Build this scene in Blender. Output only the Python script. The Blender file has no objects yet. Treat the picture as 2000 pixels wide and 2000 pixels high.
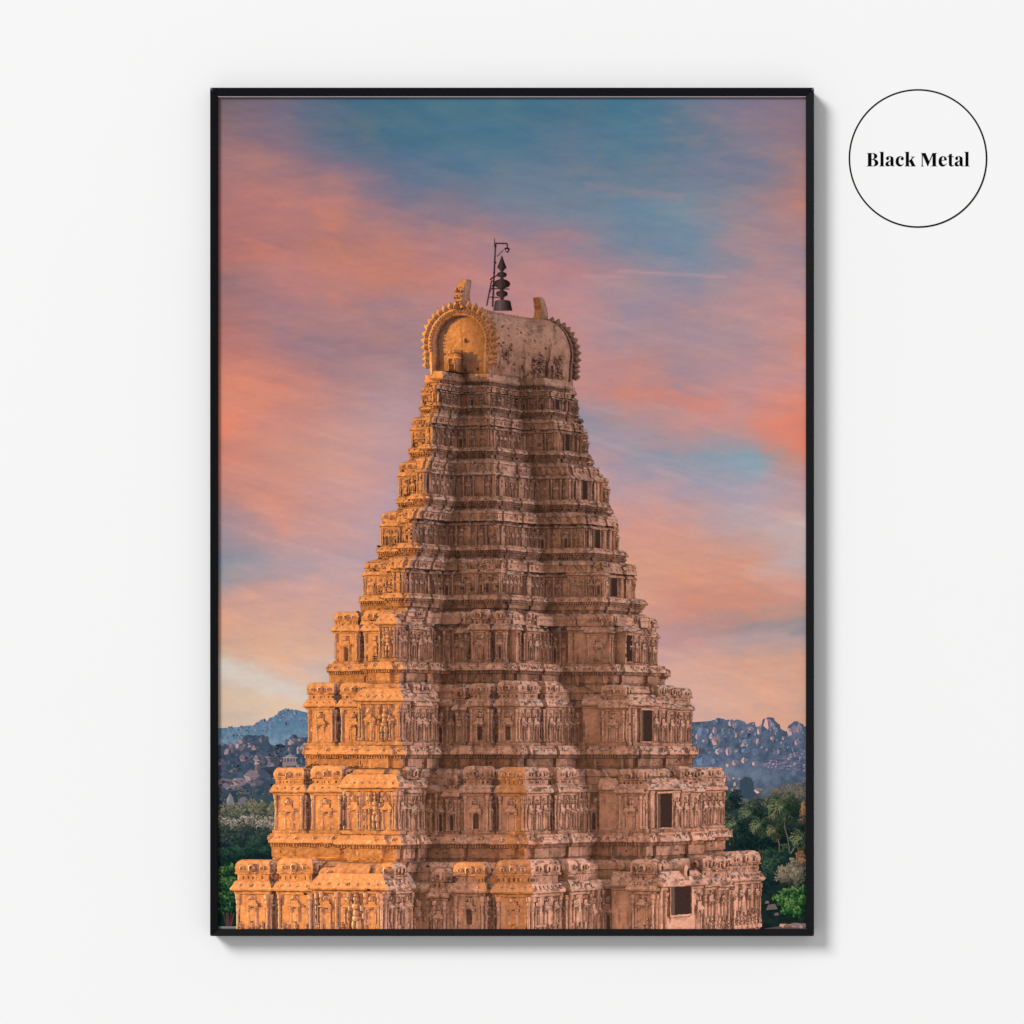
# A framed art print hanging on a plain white wall, seen square-on.
# The picture is a flat printed sheet: every "ink" colour below is what is printed on the paper, so it is a
# real colour of the sheet.  The printed temple is drawn by projecting a small model onto the sheet.
# The only light is a big soft lamp up on the left plus an even white room.
import bpy, math, random
import numpy as np
from mathutils import Vector
from mathutils.bvhtree import BVHTree

random.seed(7)
rng = np.random.default_rng(11)
PX = 0.0006                      # metres on the wall for one pixel of the 2000 px photograph
scene = bpy.context.scene
COL = scene.collection
Y_FRONT, Y_SHEET = -0.0230, -0.0168

def XZ(x, y):
    return (np.asarray(x) - 1000.0) * PX, (1000.0 - np.asarray(y)) * PX

def lin(c):
    c = np.asarray(c, float) / 255.0
    return np.where(c <= 0.04045, c / 12.92, ((c + 0.055) / 1.055) ** 2.4)

# ------------------------------------------------------------------ materials
def new_mat(name):
    m = bpy.data.materials.new(name); m.use_nodes = True
    nt = m.node_tree
    for n in list(nt.nodes): nt.nodes.remove(n)
    out = nt.nodes.new('ShaderNodeOutputMaterial')
    return m, nt, out

def ink_material(name, grain=0.10, grain_scale=900.0, blot=0.0, blot_scale=60.0, stretch=(1, 1, 1)):
    """matte printed paper: the ink attribute, broken up by fine print grain"""
    m, nt, out = new_mat(name)
    at = nt.nodes.new('ShaderNodeAttribute'); at.attribute_name = 'ink'
    tc = nt.nodes.new('ShaderNodeTexCoord')
    mp = nt.nodes.new('ShaderNodeMapping'); mp.inputs['Scale'].default_value = stretch
    nt.links.new(tc.outputs['Object'], mp.inputs['Vector'])
    no = nt.nodes.new('ShaderNodeTexNoise'); no.inputs['Scale'].default_value = grain_scale
    no.inputs['Detail'].default_value = 4.0; no.inputs['Roughness'].default_value = 0.65
    nt.links.new(mp.outputs['Vector'], no.inputs['Vector'])
    mr = nt.nodes.new('ShaderNodeMapRange')
    mr.inputs['From Min'].default_value = 0.25; mr.inputs['From Max'].default_value = 0.75
    mr.inputs['To Min'].default_value = 1 - grain; mr.inputs['To Max'].default_value = 1 + grain
    nt.links.new(no.outputs['Fac'], mr.inputs['Value'])
    val = mr.outputs['Result']
    if blot:
        n2 = nt.nodes.new('ShaderNodeTexNoise'); n2.inputs['Scale'].default_value = blot_scale
        n2.inputs['Detail'].default_value = 6.0; n2.inputs['Roughness'].default_value = 0.7
        nt.links.new(mp.outputs['Vector'], n2.inputs['Vector'])
        m2 = nt.nodes.new('ShaderNodeMapRange')
        m2.inputs['From Min'].default_value = 0.3; m2.inputs['From Max'].default_value = 0.7
        m2.inputs['To Min'].default_value = 1 - blot; m2.inputs['To Max'].default_value = 1 + blot
        nt.links.new(n2.outputs['Fac'], m2.inputs['Value'])
        mu = nt.nodes.new('ShaderNodeMath'); mu.operation = 'MULTIPLY'
        nt.links.new(val, mu.inputs[0]); nt.links.new(m2.outputs['Result'], mu.inputs[1])
        val = mu.outputs['Value']
    vm = nt.nodes.new('ShaderNodeVectorMath'); vm.operation = 'SCALE'
    nt.links.new(at.outputs['Color'], vm.inputs[0]); nt.links.new(val, vm.inputs['Scale'])
    nv = nt.nodes.new('ShaderNodeCombineXYZ'); nv.inputs['Y'].default_value = -1.0   # the sheet is flat paper
    bs = nt.nodes.new('ShaderNodeBsdfDiffuse'); bs.inputs['Roughness'].default_value = 0.0
    nt.links.new(vm.outputs['Vector'], bs.inputs['Color']); nt.links.new(nv.outputs['Vector'], bs.inputs['Normal'])
    nt.links.new(bs.outputs['BSDF'], out.inputs['Surface'])
    return m

M_SKY = ink_material('print_sky_ink', 0.035, 1400, 0.03, 120, (1, 1, 2.2))
M_STONE = ink_material('print_stone_ink', 0.13, 1500, 0.10, 420)
M_HILL = ink_material('print_hill_ink', 0.14, 1200, 0.14, 300)
M_LEAF = ink_material('print_leaf_ink', 0.16, 1500, 0.12, 500)
M_DARK = ink_material('print_dark_ink', 0.10, 1200)

# ------------------------------------------------------------------ objects
def finish(o, parent, label=None):
    o.parent = parent
    if label: o['label'] = label
    return o

def mesh_quads(name, V, C, mat, parent, label=None):
    """V (n,4,3) world corners, C (n,3) or (n,4,3) linear ink"""
    V = np.asarray(V, np.float32); n = len(V)
    C = np.asarray(C, np.float32)
    if C.ndim == 2: C = np.repeat(C[:, None, :], 4, axis=1)
    me = bpy.data.meshes.new(name)
    me.vertices.add(n * 4); me.vertices.foreach_set('co', V.reshape(-1))
    me.loops.add(n * 4); me.loops.foreach_set('vertex_index', np.arange(n * 4, dtype=np.int32))
    me.polygons.add(n)
    me.polygons.foreach_set('loop_start', np.arange(0, n * 4, 4, dtype=np.int32))
    me.polygons.foreach_set('loop_total', np.full(n, 4, dtype=np.int32))
    me.update(calc_edges=True)
    a = me.color_attributes.new('ink', 'FLOAT_COLOR', 'CORNER')
    rgba = np.ones((n * 4, 4), np.float32); rgba[:, :3] = np.clip(C.reshape(-1, 3), 0, 1)
    a.data.foreach_set('color', rgba.reshape(-1))
    me.materials.append(mat)
    o = bpy.data.objects.new(name, me); COL.objects.link(o)
    return finish(o, parent, label)

def hashn(a, b, s=0):
    h = np.sin(a * 127.1 + b * 311.7 + s * 74.7) * 43758.5453
    return h - np.floor(h)

def vnoise(x, y, s=0):
    xi, yi = np.floor(x), np.floor(y); xf, yf = x - xi, y - yi
    u, v = xf * xf * (3 - 2 * xf), yf * yf * (3 - 2 * yf)
    a, b = hashn(xi, yi, s), hashn(xi + 1, yi, s)
    c, d = hashn(xi, yi + 1, s), hashn(xi + 1, yi + 1, s)
    return a + (b - a) * u + (c - a) * v + (a - b - c + d) * u * v

def fbm(x, y, s=0, o=5):
    t, a, n = 0.0, 0.5, 0.0
    for i in range(o):
        t = t + a * vnoise(x * 2 ** i, y * 2 ** i, s + i * 13); n += a; a *= 0.55
    return t / n

# ------------------------------------------------------------------ the poster (an Empty at the frame's base) and its frame
poster = bpy.data.objects.new('framed_poster', None); COL.objects.link(poster)
poster.location = (0, 0, (1000 - 1828.5) * PX)
poster['label'] = 'framed sunset temple tower print in thin black metal frame on white wall'
poster['category'] = 'framed poster'
BASE = poster.location.copy()

def metal_material():
    m, nt, out = new_mat('black_metal')
    tc = nt.nodes.new('ShaderNodeTexCoord')
    no = nt.nodes.new('ShaderNodeTexNoise'); no.inputs['Scale'].default_value = 260; no.inputs['Detail'].default_value = 3
    nt.links.new(tc.outputs['Object'], no.inputs['Vector'])
    mr = nt.nodes.new('ShaderNodeMapRange'); mr.inputs['To Min'].default_value = 0.36; mr.inputs['To Max'].default_value = 0.5
    nt.links.new(no.outputs['Fac'], mr.inputs['Value'])
    bs = nt.nodes.new('ShaderNodeBsdfPrincipled')
    bs.inputs['Base Color'].default_value = (0.0062, 0.0064, 0.0080, 1)
    bs.inputs['Specular IOR Level'].default_value = 0.09
    nt.links.new(mr.outputs['Result'], bs.inputs['Roughness'])
    nt.links.new(bs.outputs['BSDF'], out.inputs['Surface'])
    return m
M_METAL = metal_material()

X0, X1, Y0, Y1 = 410.2, 1590.0, 171.0, 1828.5        # outer edge of the frame, photo pixels
x0, x1, y0, y1 = 425.2, 1575.0, 187.0, 1815.8        # sight edge
def frame_rail(outer_a, outer_b, inner_a, inner_b):
    """one mitred rail: rounded outer arris, gently inward-sloping face, inner lip down to the sheet"""
    me = bpy.data.meshes.new('frame_rail')
    # profile: (0 = outer .. 1 = inner, Y)
    prof = [(0.0, -0.0005), (0.0, Y_FRONT + .0007), (0.05, Y_FRONT + .0002), (0.12, Y_FRONT),
            (0.92, Y_FRONT + .0022), (0.97, Y_FRONT + .0025), (1.0, Y_FRONT + .0031), (1.0, -0.0010)]
    vs = []
    gap = 0.65                                      # hairline mitre joint, in pixels
    d = np.subtract(outer_b, outer_a); d = d / np.linalg.norm(d)
    for end, (o, i) in enumerate(((outer_a, inner_a), (outer_b, inner_b))):
        for t, yy in prof:
            p = np.add(np.multiply(o, 1 - t), np.multiply(i, t)) + d * (gap if end == 0 else -gap)
            X, Z = XZ(p[0], p[1]); vs.append((X, yy, Z - BASE.z))
    n = len(prof)
    fs = [(k, k + 1, n + k + 1, n + k) for k in range(n - 1)] + [tuple(range(n))[::-1], tuple(range(n, 2 * n)), (n - 1, 0, n, 2 * n - 1)]
    me.from_pydata(vs, [], fs); me.update()
    me.materials.append(M_METAL)
    o = bpy.data.objects.new('frame_rail', me); COL.objects.link(o)
    import bmesh
    bm = bmesh.new(); bm.from_mesh(me); bmesh.ops.recalc_face_normals(bm, faces=bm.faces); bm.to_mesh(me); bm.free()
    return finish(o, poster)
frame_rail((X0, Y0), (X1, Y0), (x0, y0), (x1, y0))
frame_rail((X1, Y0), (X1, Y1), (x1, y0), (x1, y1))
frame_rail((X1, Y1), (X0, Y1), (x1, y1), (x0, y1))
frame_rail((X0, Y1), (X0, Y0), (x0, y1), (x0, y0))

def glazing_glint():
    """a pale strip under the top rail, coloured as the glint on a glazing edge"""
    m, nt, out = new_mat('painted_glint')
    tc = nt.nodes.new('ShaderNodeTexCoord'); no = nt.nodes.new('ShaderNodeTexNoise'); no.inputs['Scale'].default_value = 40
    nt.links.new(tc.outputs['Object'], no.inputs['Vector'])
    cr = nt.nodes.new('ShaderNodeMixRGB'); cr.inputs['Color1'].default_value = (.52, .40, .41, 1); cr.inputs['Color2'].default_value = (.62, .50, .50, 1)  # pale pink puts the highlight into the strip's colour
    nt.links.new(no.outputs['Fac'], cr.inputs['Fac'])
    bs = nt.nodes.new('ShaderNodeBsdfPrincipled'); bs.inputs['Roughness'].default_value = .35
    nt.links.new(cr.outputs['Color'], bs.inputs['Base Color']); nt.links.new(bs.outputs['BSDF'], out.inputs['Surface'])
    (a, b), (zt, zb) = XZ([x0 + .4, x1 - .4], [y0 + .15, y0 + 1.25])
    me = bpy.data.meshes.new('glazing_glint')
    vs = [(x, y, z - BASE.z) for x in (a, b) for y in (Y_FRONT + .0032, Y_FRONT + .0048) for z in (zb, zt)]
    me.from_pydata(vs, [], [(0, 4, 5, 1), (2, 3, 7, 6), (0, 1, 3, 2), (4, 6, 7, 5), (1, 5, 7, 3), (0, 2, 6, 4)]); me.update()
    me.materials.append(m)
    o = bpy.data.objects.new('glazing_glint', me); COL.objects.link(o)
    return finish(o, poster, 'thin pale strip coloured as a glint under the top rail')
glazing_glint()

# ------------------------------------------------------------------ the sheet: printed sky with a thin pale margin painted as a glint
GX = [425, 540, 655, 770, 885, 1000, 1115, 1230, 1345, 1460, 1575]
SKY = {
 188: [(118,100,112),(108,100,125),(72,108,138),(60,112,142),(62,116,146),(64,118,146),(70,116,142),(60,118,152),(92,121,149),(132,119,142),(138,116,132)],
 260: [(142,110,118),(122,108,130),(84,108,140),(66,112,142),(70,117,146),(68,118,148),(80,116,148),(66,122,152),(100,121,148),(130,121,144),(148,118,130)],
 330: [(170,118,122),(165,118,122),(128,112,135),(95,112,145),(85,118,150),(90,122,152),(100,122,150),(98,124,150),(115,124,150),(125,124,145),(165,122,125)],
 400: [(180,115,112),(184,120,118),(172,120,125),(150,118,132),(120,118,142),(108,124,152),(112,127,152),(102,134,162),(108,138,162),(140,130,148),(190,128,122)],
 470: [(178,112,110),(188,121,116),(194,122,108),(190,124,118),(174,124,132),(152,124,140),(155,125,140),(118,132,158),(112,138,165),(165,135,145),(162,130,142)],
 540: [(152,112,118),(182,122,124),(190,124,118),(200,125,110),(196,126,124),(182,128,135),(182,130,136),(158,135,148),(132,138,162),(180,138,142),(178,140,146)],
 610: [(172,112,112),(165,122,130),(174,124,128),(170,125,132),(186,128,130),(188,130,132),(190,138,142),(158,138,155),(166,135,148),(186,142,145),(202,140,138)],
 680: [(198,120,108),(176,120,124),(160,122,132),(155,122,132),(165,130,140),(190,130,130),(198,136,134),(185,138,142),(166,138,150),(172,138,148),(214,140,126)],
 750: [(214,132,114),(212,130,112),(178,128,132),(172,136,142),(165,132,145),(180,132,140),(182,133,140),(207,132,120),(174,135,142),(196,140,142),(208,142,140)],
 820: [(217,128,110),(206,135,124),(198,142,138),(185,148,155),(180,140,150),(165,140,155),(140,145,166),(165,140,152),(192,140,140),(202,138,136),(230,130,106)],
 890: [(220,128,108),(206,138,124),(205,148,138),(198,150,152),(185,150,155),(180,145,155),(188,145,152),(148,145,166),(144,150,170),(130,160,180),(212,130,114)],
 960: [(202,135,124),(208,140,127),(201,148,145),(190,152,162),(190,150,160),(195,150,152),(201,148,150),(190,150,158),(168,152,168),(175,158,172),(196,150,150)],
 1030:[(166,138,150),(206,145,138),(196,150,150),(182,155,170),(190,155,160),(205,152,145),(213,150,140),(213,148,134),(212,150,140),(190,162,166),(202,175,172)],
 1100:[(136,146,160),(180,152,160),(190,155,162),(190,158,165),(195,158,160),(205,155,145),(214,154,136),(216,155,130),(216,150,127),(219,150,128),(192,170,174)],
 1170:[(206,155,145),(213,158,148),(206,160,155),(200,160,160),(205,160,152),(210,158,145),(212,155,140),(209,155,140),(212,140,122),(207,140,122),(212,145,130)],
 1220:[(214,160,140),(216,164,144),(210,165,152),(205,165,158),(205,160,152),(206,155,145),(206,152,144),(202,148,142),(188,140,140),(166,139,141),(142,140,148)],
 1255:[(218,164,138),(219,170,145),(213,170,155),(208,168,158),(205,160,152),(206,158,150),(208,158,150),(208,155,148),(205,152,147),(182,152,153),(178,152,155)],
 1310:[(205,190,178),(206,172,160),(198,175,170),(200,172,168),(205,165,158),(206,162,156),(208,165,158),(208,165,158),(211,162,150),(213,158,139),(216,158,134)],
 1380:[(211,184,166),(217,190,170),(215,180,162),(210,170,160),(208,168,160),(208,166,160),(206,166,162),(206,166,162),(210,166,156),(211,165,150),(213,160,140)],
 1440:[(216,183,157),(219,185,162),(215,180,160),(210,170,160),(208,168,160),(208,166,160),(204,164,162),(204,164,162),(208,162,152),(210,160,146),(206,155,138)],
}
def sky_ink(X, Y):
    gy = np.array(sorted(SKY), float); G = np.array([SKY[int(k)] for k in gy], float)
    # drift the sampling so cloud edges wander, mostly along the clouds' own slant
    wx = (fbm(X / 150 + 3, Y / 60 + .25 * X / 150, 1) - .5) * 95 + (fbm(X / 40, Y / 22 + X / 160, 5) - .5) * 34
    wy = (fbm(X / 190 + 9, Y / 70 + .35 * X / 190, 2) - .5) * 70 + (fbm(X / 60 + 5, Y / 16 + X / 200, 6) - .5) * 26
    x = np.clip((X + wx - 425) / 115, 0, 9.999); y = np.clip(Y + wy, gy[0], gy[-1] - .01)
    j = np.clip(np.searchsorted(gy, y, side='right') - 1, 0, len(gy) - 2); i = x.astype(int)
    fx = x - i; fy = (y - gy[j]) / (gy[j + 1] - gy[j])
    c = (G[j, i] * ((1 - fx) * (1 - fy))[..., None] + G[j, i + 1] * (fx * (1 - fy))[..., None]
         + G[j + 1, i] * ((1 - fx) * fy)[..., None] + G[j + 1, i + 1] * (fx * fy)[..., None])
    ca, sa = math.cos(.27), math.sin(.27); xr, yr = X * ca + Y * sa, -X * sa + Y * ca
    yr = yr + 26 * (fbm(X / 130, Y / 130, 71) - .5)
    n1 = fbm(xr / 150, yr / 30, 72, 6) - .5; n2 = fbm(xr / 70 + n1 * 2, yr / 8, 73, 6) - .5
    wisp = np.clip((fbm(xr / 190 + 4, yr / 13, 74, 6) - .58) * 7, 0, 1)
    low = np.clip((Y - 420) / 500, 0, 1)
    c = c + n1[..., None] * np.array([26, 9, -4]) + n2[..., None] * np.array([8, 5, 3]) + np.array([3, 0, -4])
    c = c + (wisp * (.3 + .7 * low))[..., None] * np.array([6, 4, 3])
    puff = np.clip((fbm((xr + 30 * n1) / 105 + 8, yr / 48, 76, 6) - .50) * 6, 0, 1) * np.clip((fbm(X / 300, Y / 260, 77, 3) - .35) * 4, 0, 1)
    c = c + (puff - .35)[..., None] * np.array([12, 3, -4])
    blu = np.clip((c[..., 2] - c[..., 0]) / 50, 0, 1)[..., None]; mm = c.mean(-1, keepdims=True); c = mm + (c - mm) * (1 - .16 * blu)
    st = fbm(X / 120 + 1, Y / 9 + X / 95, 21) - .5
    bl = fbm(X / 34 + 4, Y / 20 + X / 110, 31) - .5
    c = c + st[..., None] * np.array([9, 7, 5]) + bl[..., None] * np.array([13, 3, -7])
    m_ = c.mean(-1, keepdims=True); c = m_ + (c - m_) * .90
    for (ax, ay, bx, by, w, col, k) in [(1140, 538, 1220, 540, 3.0, (200,155,160), .35), (1210, 528, 1420, 540, 3.0, (208,156,158), .42),
                                        (1150, 362, 1330, 384, 9, (172,134,142), .28), (425, 1302, 590, 1364, 22, (214,209,203), .6),
                                        (425, 1352, 640, 1392, 10, (222,190,160), .45), (1500, 850, 1575, 866, 34, (230,128,102), .5),
                                        (1290, 770, 1400, 790, 20, (214,128,112), .5), (1440, 895, 1475, 905, 18, (128,160,178), .35)]:
        dx, dy = bx - ax, by - ay; L2 = dx * dx + dy * dy
        t = np.clip(((X - ax) * dx + (Y - ay) * dy) / L2, 0, 1)
        d = np.hypot(X - ax - t * dx, Y - ay - t * dy + (fbm(X / 30, Y / 12, 41) - .5) * w * 1.6)
        f = k * np.exp(-(d / w) ** 2) * (0.6 + .8 * fbm(X / 50, Y / 10, 44))
        c = c * (1 - f[..., None]) + np.array(col) * f[..., None]
    return np.clip(c, 10, 250)

def sheet():
    m = 1.6                                        # pale head margin, its colour standing in for a glint under the rail
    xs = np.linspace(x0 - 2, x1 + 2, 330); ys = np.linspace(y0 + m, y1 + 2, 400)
    X, Y = np.meshgrid(xs, ys)
    c = lin(sky_ink(X, Y))
    wx, wz = XZ(X, Y)
    P = np.stack([wx, np.full_like(wx, Y_SHEET), wz - BASE.z], -1)
    V = np.stack([P[1:, :-1], P[1:, 1:], P[:-1, 1:], P[:-1, :-1]], 2).reshape(-1, 4, 3)
    C = np.stack([c[1:, :-1], c[1:, 1:], c[:-1, 1:], c[:-1, :-1]], 2).reshape(-1, 4, 3)
    def rect(ax, ay, bx, by, yy):
        (a, b), (z1, z2) = XZ([ax, bx], [by, ay])
        return [(a, yy, z1 - BASE.z), (b, yy, z1 - BASE.z), (b, yy, z2 - BASE.z), (a, yy, z2 - BASE.z)]
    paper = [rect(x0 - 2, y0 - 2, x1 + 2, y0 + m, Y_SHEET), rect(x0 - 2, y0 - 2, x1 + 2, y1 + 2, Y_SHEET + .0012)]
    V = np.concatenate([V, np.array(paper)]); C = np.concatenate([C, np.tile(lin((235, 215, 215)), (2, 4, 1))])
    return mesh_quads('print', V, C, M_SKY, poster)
PRINT = sheet()
PRINT['label'] = 'matte art print of a tiered stone temple tower under a pink and blue sunset sky'

# ------------------------------------------------------------------ flat printed shapes (drawn straight on the sheet)
class Flat:
    def __init__(s, layer, depth=.0002): s.V, s.C, s.y, s.d = [], [], Y_SHEET - layer * .3, depth * .4
    def quad(s, pts, col, z=None, j=0.0):
        z = random.random() if z is None else z
        X, Z = XZ([p[0] for p in pts], [p[1] for p in pts])
        s.V.append([(X[i], s.y - z * s.d, Z[i] - BASE.z) for i in range(4)])
        c = np.array(col, float)
        if j: c = c * (1 + random.uniform(-j, j)) + np.array([random.uniform(-j, j) * 14 for _ in range(3)])
        s.C.append(np.tile(lin(np.clip(c, 3, 250)), (4, 1)))
    def poly(s, pts, col, z=None, j=0.0):
        z = random.random() if z is None else z
        cx = sum(p[0] for p in pts) / len(pts); cy = sum(p[1] for p in pts) / len(pts)
        c = np.array(col, float)
        if j: c = c * (1 + random.uniform(-j, j))
        n = len(pts)
        for i in range(0, n, 1):
            a, b = pts[i], pts[(i + 1) % n]
            m_ = ((a[0] + b[0]) / 2, (a[1] + b[1]) / 2)
            s.quad([(cx, cy), a, m_, b], c, z)
    def line(s, a, b, w, col, z=None, w2=None, j=0):
        w2 = w if w2 is None else w2
        dx, dy = b[0] - a[0], b[1] - a[1]; L = math.hypot(dx, dy) or 1; nx, ny = -dy / L, dx / L
        s.quad([(a[0] + nx * w / 2, a[1] + ny * w / 2), (a[0] - nx * w / 2, a[1] - ny * w / 2),
                (b[0] - nx * w2 / 2, b[1] - ny * w2 / 2), (b[0] + nx * w2 / 2, b[1] + ny * w2 / 2)], col, z, j)
    def strip(s, top, bot, colf, z=0.0, nx=60, ny=30):
        """fill between two polylines y=top(x), y=bot(x); colf(X,Y)->rgb"""
        xs = np.linspace(max(top[0][0], bot[0][0]), min(top[-1][0], bot[-1][0]), nx)
        t = np.interp(xs, [p[0] for p in top], [p[1] for p in top]); b = np.interp(xs, [p[0] for p in bot], [p[1] for p in bot])
        b = np.maximum(b, t + .01)
        f = np.linspace(0, 1, ny)[:, None]
        X = np.tile(xs, (ny, 1)); Y = t * (1 - f) + b * f
        c = lin(np.clip(colf(X, Y), 3, 250)); wx, wz = XZ(X, Y)
        P = np.stack([wx, np.full_like(wx, s.y - z * s.d), wz - BASE.z], -1)
        V = np.stack([P[1:, :-1], P[1:, 1:], P[:-1, 1:], P[:-1, :-1]], 2).reshape(-1, 4, 3)
        C = np.stack([c[1:, :-1], c[1:, 1:], c[:-1, 1:], c[:-1, :-1]], 2).reshape(-1, 4, 3)
        s.V.extend(V.tolist()); s.C.extend(list(C))
    def build(s, name, mat, label=None):
        return mesh_quads(name, np.array(s.V), np.array(s.C), mat, PRINT, label)

def inside(x, y):
    return x0 - 1 < x < x1 + 1 and y < y1 + 1

def boulder(F, x, y, w, h, dark, light, z):
    """angular rock: shaded body, one broken facet turned to the low sun on the left"""
    n = random.randint(6, 9); ph = random.uniform(0, 1); pts = []
    for i in range(n):
        a = 2 * math.pi * (i + ph + random.uniform(-.3, .3)) / n
        r = random.uniform(.72, 1.12)
        pts.append((x + math.cos(a) * w / 2 * r, y + math.sin(a) * h / 2 * r * (.8 if math.sin(a) > 0 else 1)))
    cl = lambda p: (min(max(p[0], x0 - 1), x1 + 1), min(p[1], y1 + 1))
    pts = [cl(p) for p in pts]
    def star(P):
        mx = sum(p[0] for p in P) / len(P); my = sum(p[1] for p in P) / len(P)
        return sorted(P, key=lambda p: math.atan2(p[1] - my, p[0] - mx))
    dark = np.array(dark, float); light = np.array(light, float)
    F.poly(star(pts), dark, z, .08)
    up = [p for p in pts if p[1] < y + h * .12]
    if len(up) > 2: F.poly(star(up + [(x + random.uniform(-.1, .25) * w, y + h * random.uniform(0, .2))]), dark * .72 + light * .28, z + .003, .06)
    lf = [p for p in pts if p[0] < x + w * random.uniform(-.2, .05)]
    if len(lf) > 1:
        lf = sorted(lf, key=lambda p: p[1])
        inn = [(x + random.uniform(-.22, .12) * w, lf[-1][1] - random.uniform(.05, .2) * h), (x + random.uniform(-.25, .1) * w, lf[0][1] + random.uniform(.05, .2) * h)]
        F.poly(star(lf + [cl(p) for p in inn]), light, z + .006, .10)
        if w > 9:
            F.poly(star([inn[0], (inn[0][0] + w * .12, inn[0][1] - h * .1), (inn[1][0] + w * .16, inn[1][1] + h * .1), inn[1]]), dark * .82 + light * .1, z + .008)

def leaves(F, blobs, n, size, cols, light=(-.6, -.75), zr=(0, 1), dark=.45):
    """leaf-sized flecks through overlapping clumps; clump sides turned to the sun are paler"""
    tot = sum(b[2] * b[3] for b in blobs)
    for (bx, by, rx, ry) in blobs:
        for _ in range(max(6, int(n * rx * ry / tot))):
            a = random.uniform(0, 2 * math.pi); r = math.sqrt(random.random()) * random.uniform(.75, 1.05) * (1 + .22 * math.sin(3 * a + bx) + .14 * math.sin(7 * a + by))
            px, py = bx + math.cos(a) * rx * r, by + math.sin(a) * ry * r
            if not inside(px, py): continue
            t = .5 + .5 * (math.cos(a) * light[0] + math.sin(a) * light[1]) * r + random.uniform(-.38, .30)
            t = min(max(t, 0), 1)
            i = t * (len(cols) - 1.001); k = int(i); f = i - k
            c = np.array(cols[k]) * (1 - f) + np.array(cols[k + 1]) * f
            s_ = size * random.uniform(.6, 1.4); o = random.uniform(0, math.pi)
            ux, uy = math.cos(o) * s_, math.sin(o) * s_; vx, vy = -uy * .5, ux * .5
            pts = [(px - ux, py - uy), (px + vx, py + vy), (px + ux, py + uy), (px - vx, py - vy)]
            pts = [(min(max(p[0], x0 - 1), x1 + 1), min(p[1], y1 + 1)) for p in pts]
            F.quad(pts, c, zr[0] + (zr[1] - zr[0]) * (0.35 * random.random() + .65 * t), .12)

def palm(F, x, y, r, n=15, tint=(0, 0, 0)):
    for i in range(n):
        a = -math.pi / 2 + (i / (n - 1) - .5) * 2 * math.pi * .86 + random.uniform(-.12, .12)
        L = r * random.uniform(.8, 1.1); p = (x, y); ang = a
        lit = .5 - .5 * math.cos(a) if math.sin(a) < .4 else .3
        for k in range(9):
            st = L / 9; ang += (.075 if math.cos(ang) > 0 else -.075) * (1 + k * .16)
            q = (p[0] + math.cos(ang) * st, p[1] + math.sin(ang) * st)
            if not inside(*q): break
            lf = r * .32 * math.sin(math.pi * (k + 1.6) / 11)
            base = np.array((24, 40, 38)) * (1 - lit) + np.array((98, 104, 80)) * lit + np.array(tint)
            F.line(p, q, 1.6, base * 1.12, .55 + .4 * random.random(), 1.2, .15)
            for sgn in (-1, 1):
                b = ang + sgn * random.uniform(.75, 1.2)
                e = (q[0] + math.cos(b) * lf, q[1] + math.sin(b) * lf + lf * .35)
                e = (min(max(e[0], x0), x1), min(e[1], y1))
                F.line(q, e, 1.5, base * random.uniform(.35, 1.35), .3 + .6 * random.random(), .3, .15)
            p = q

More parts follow.
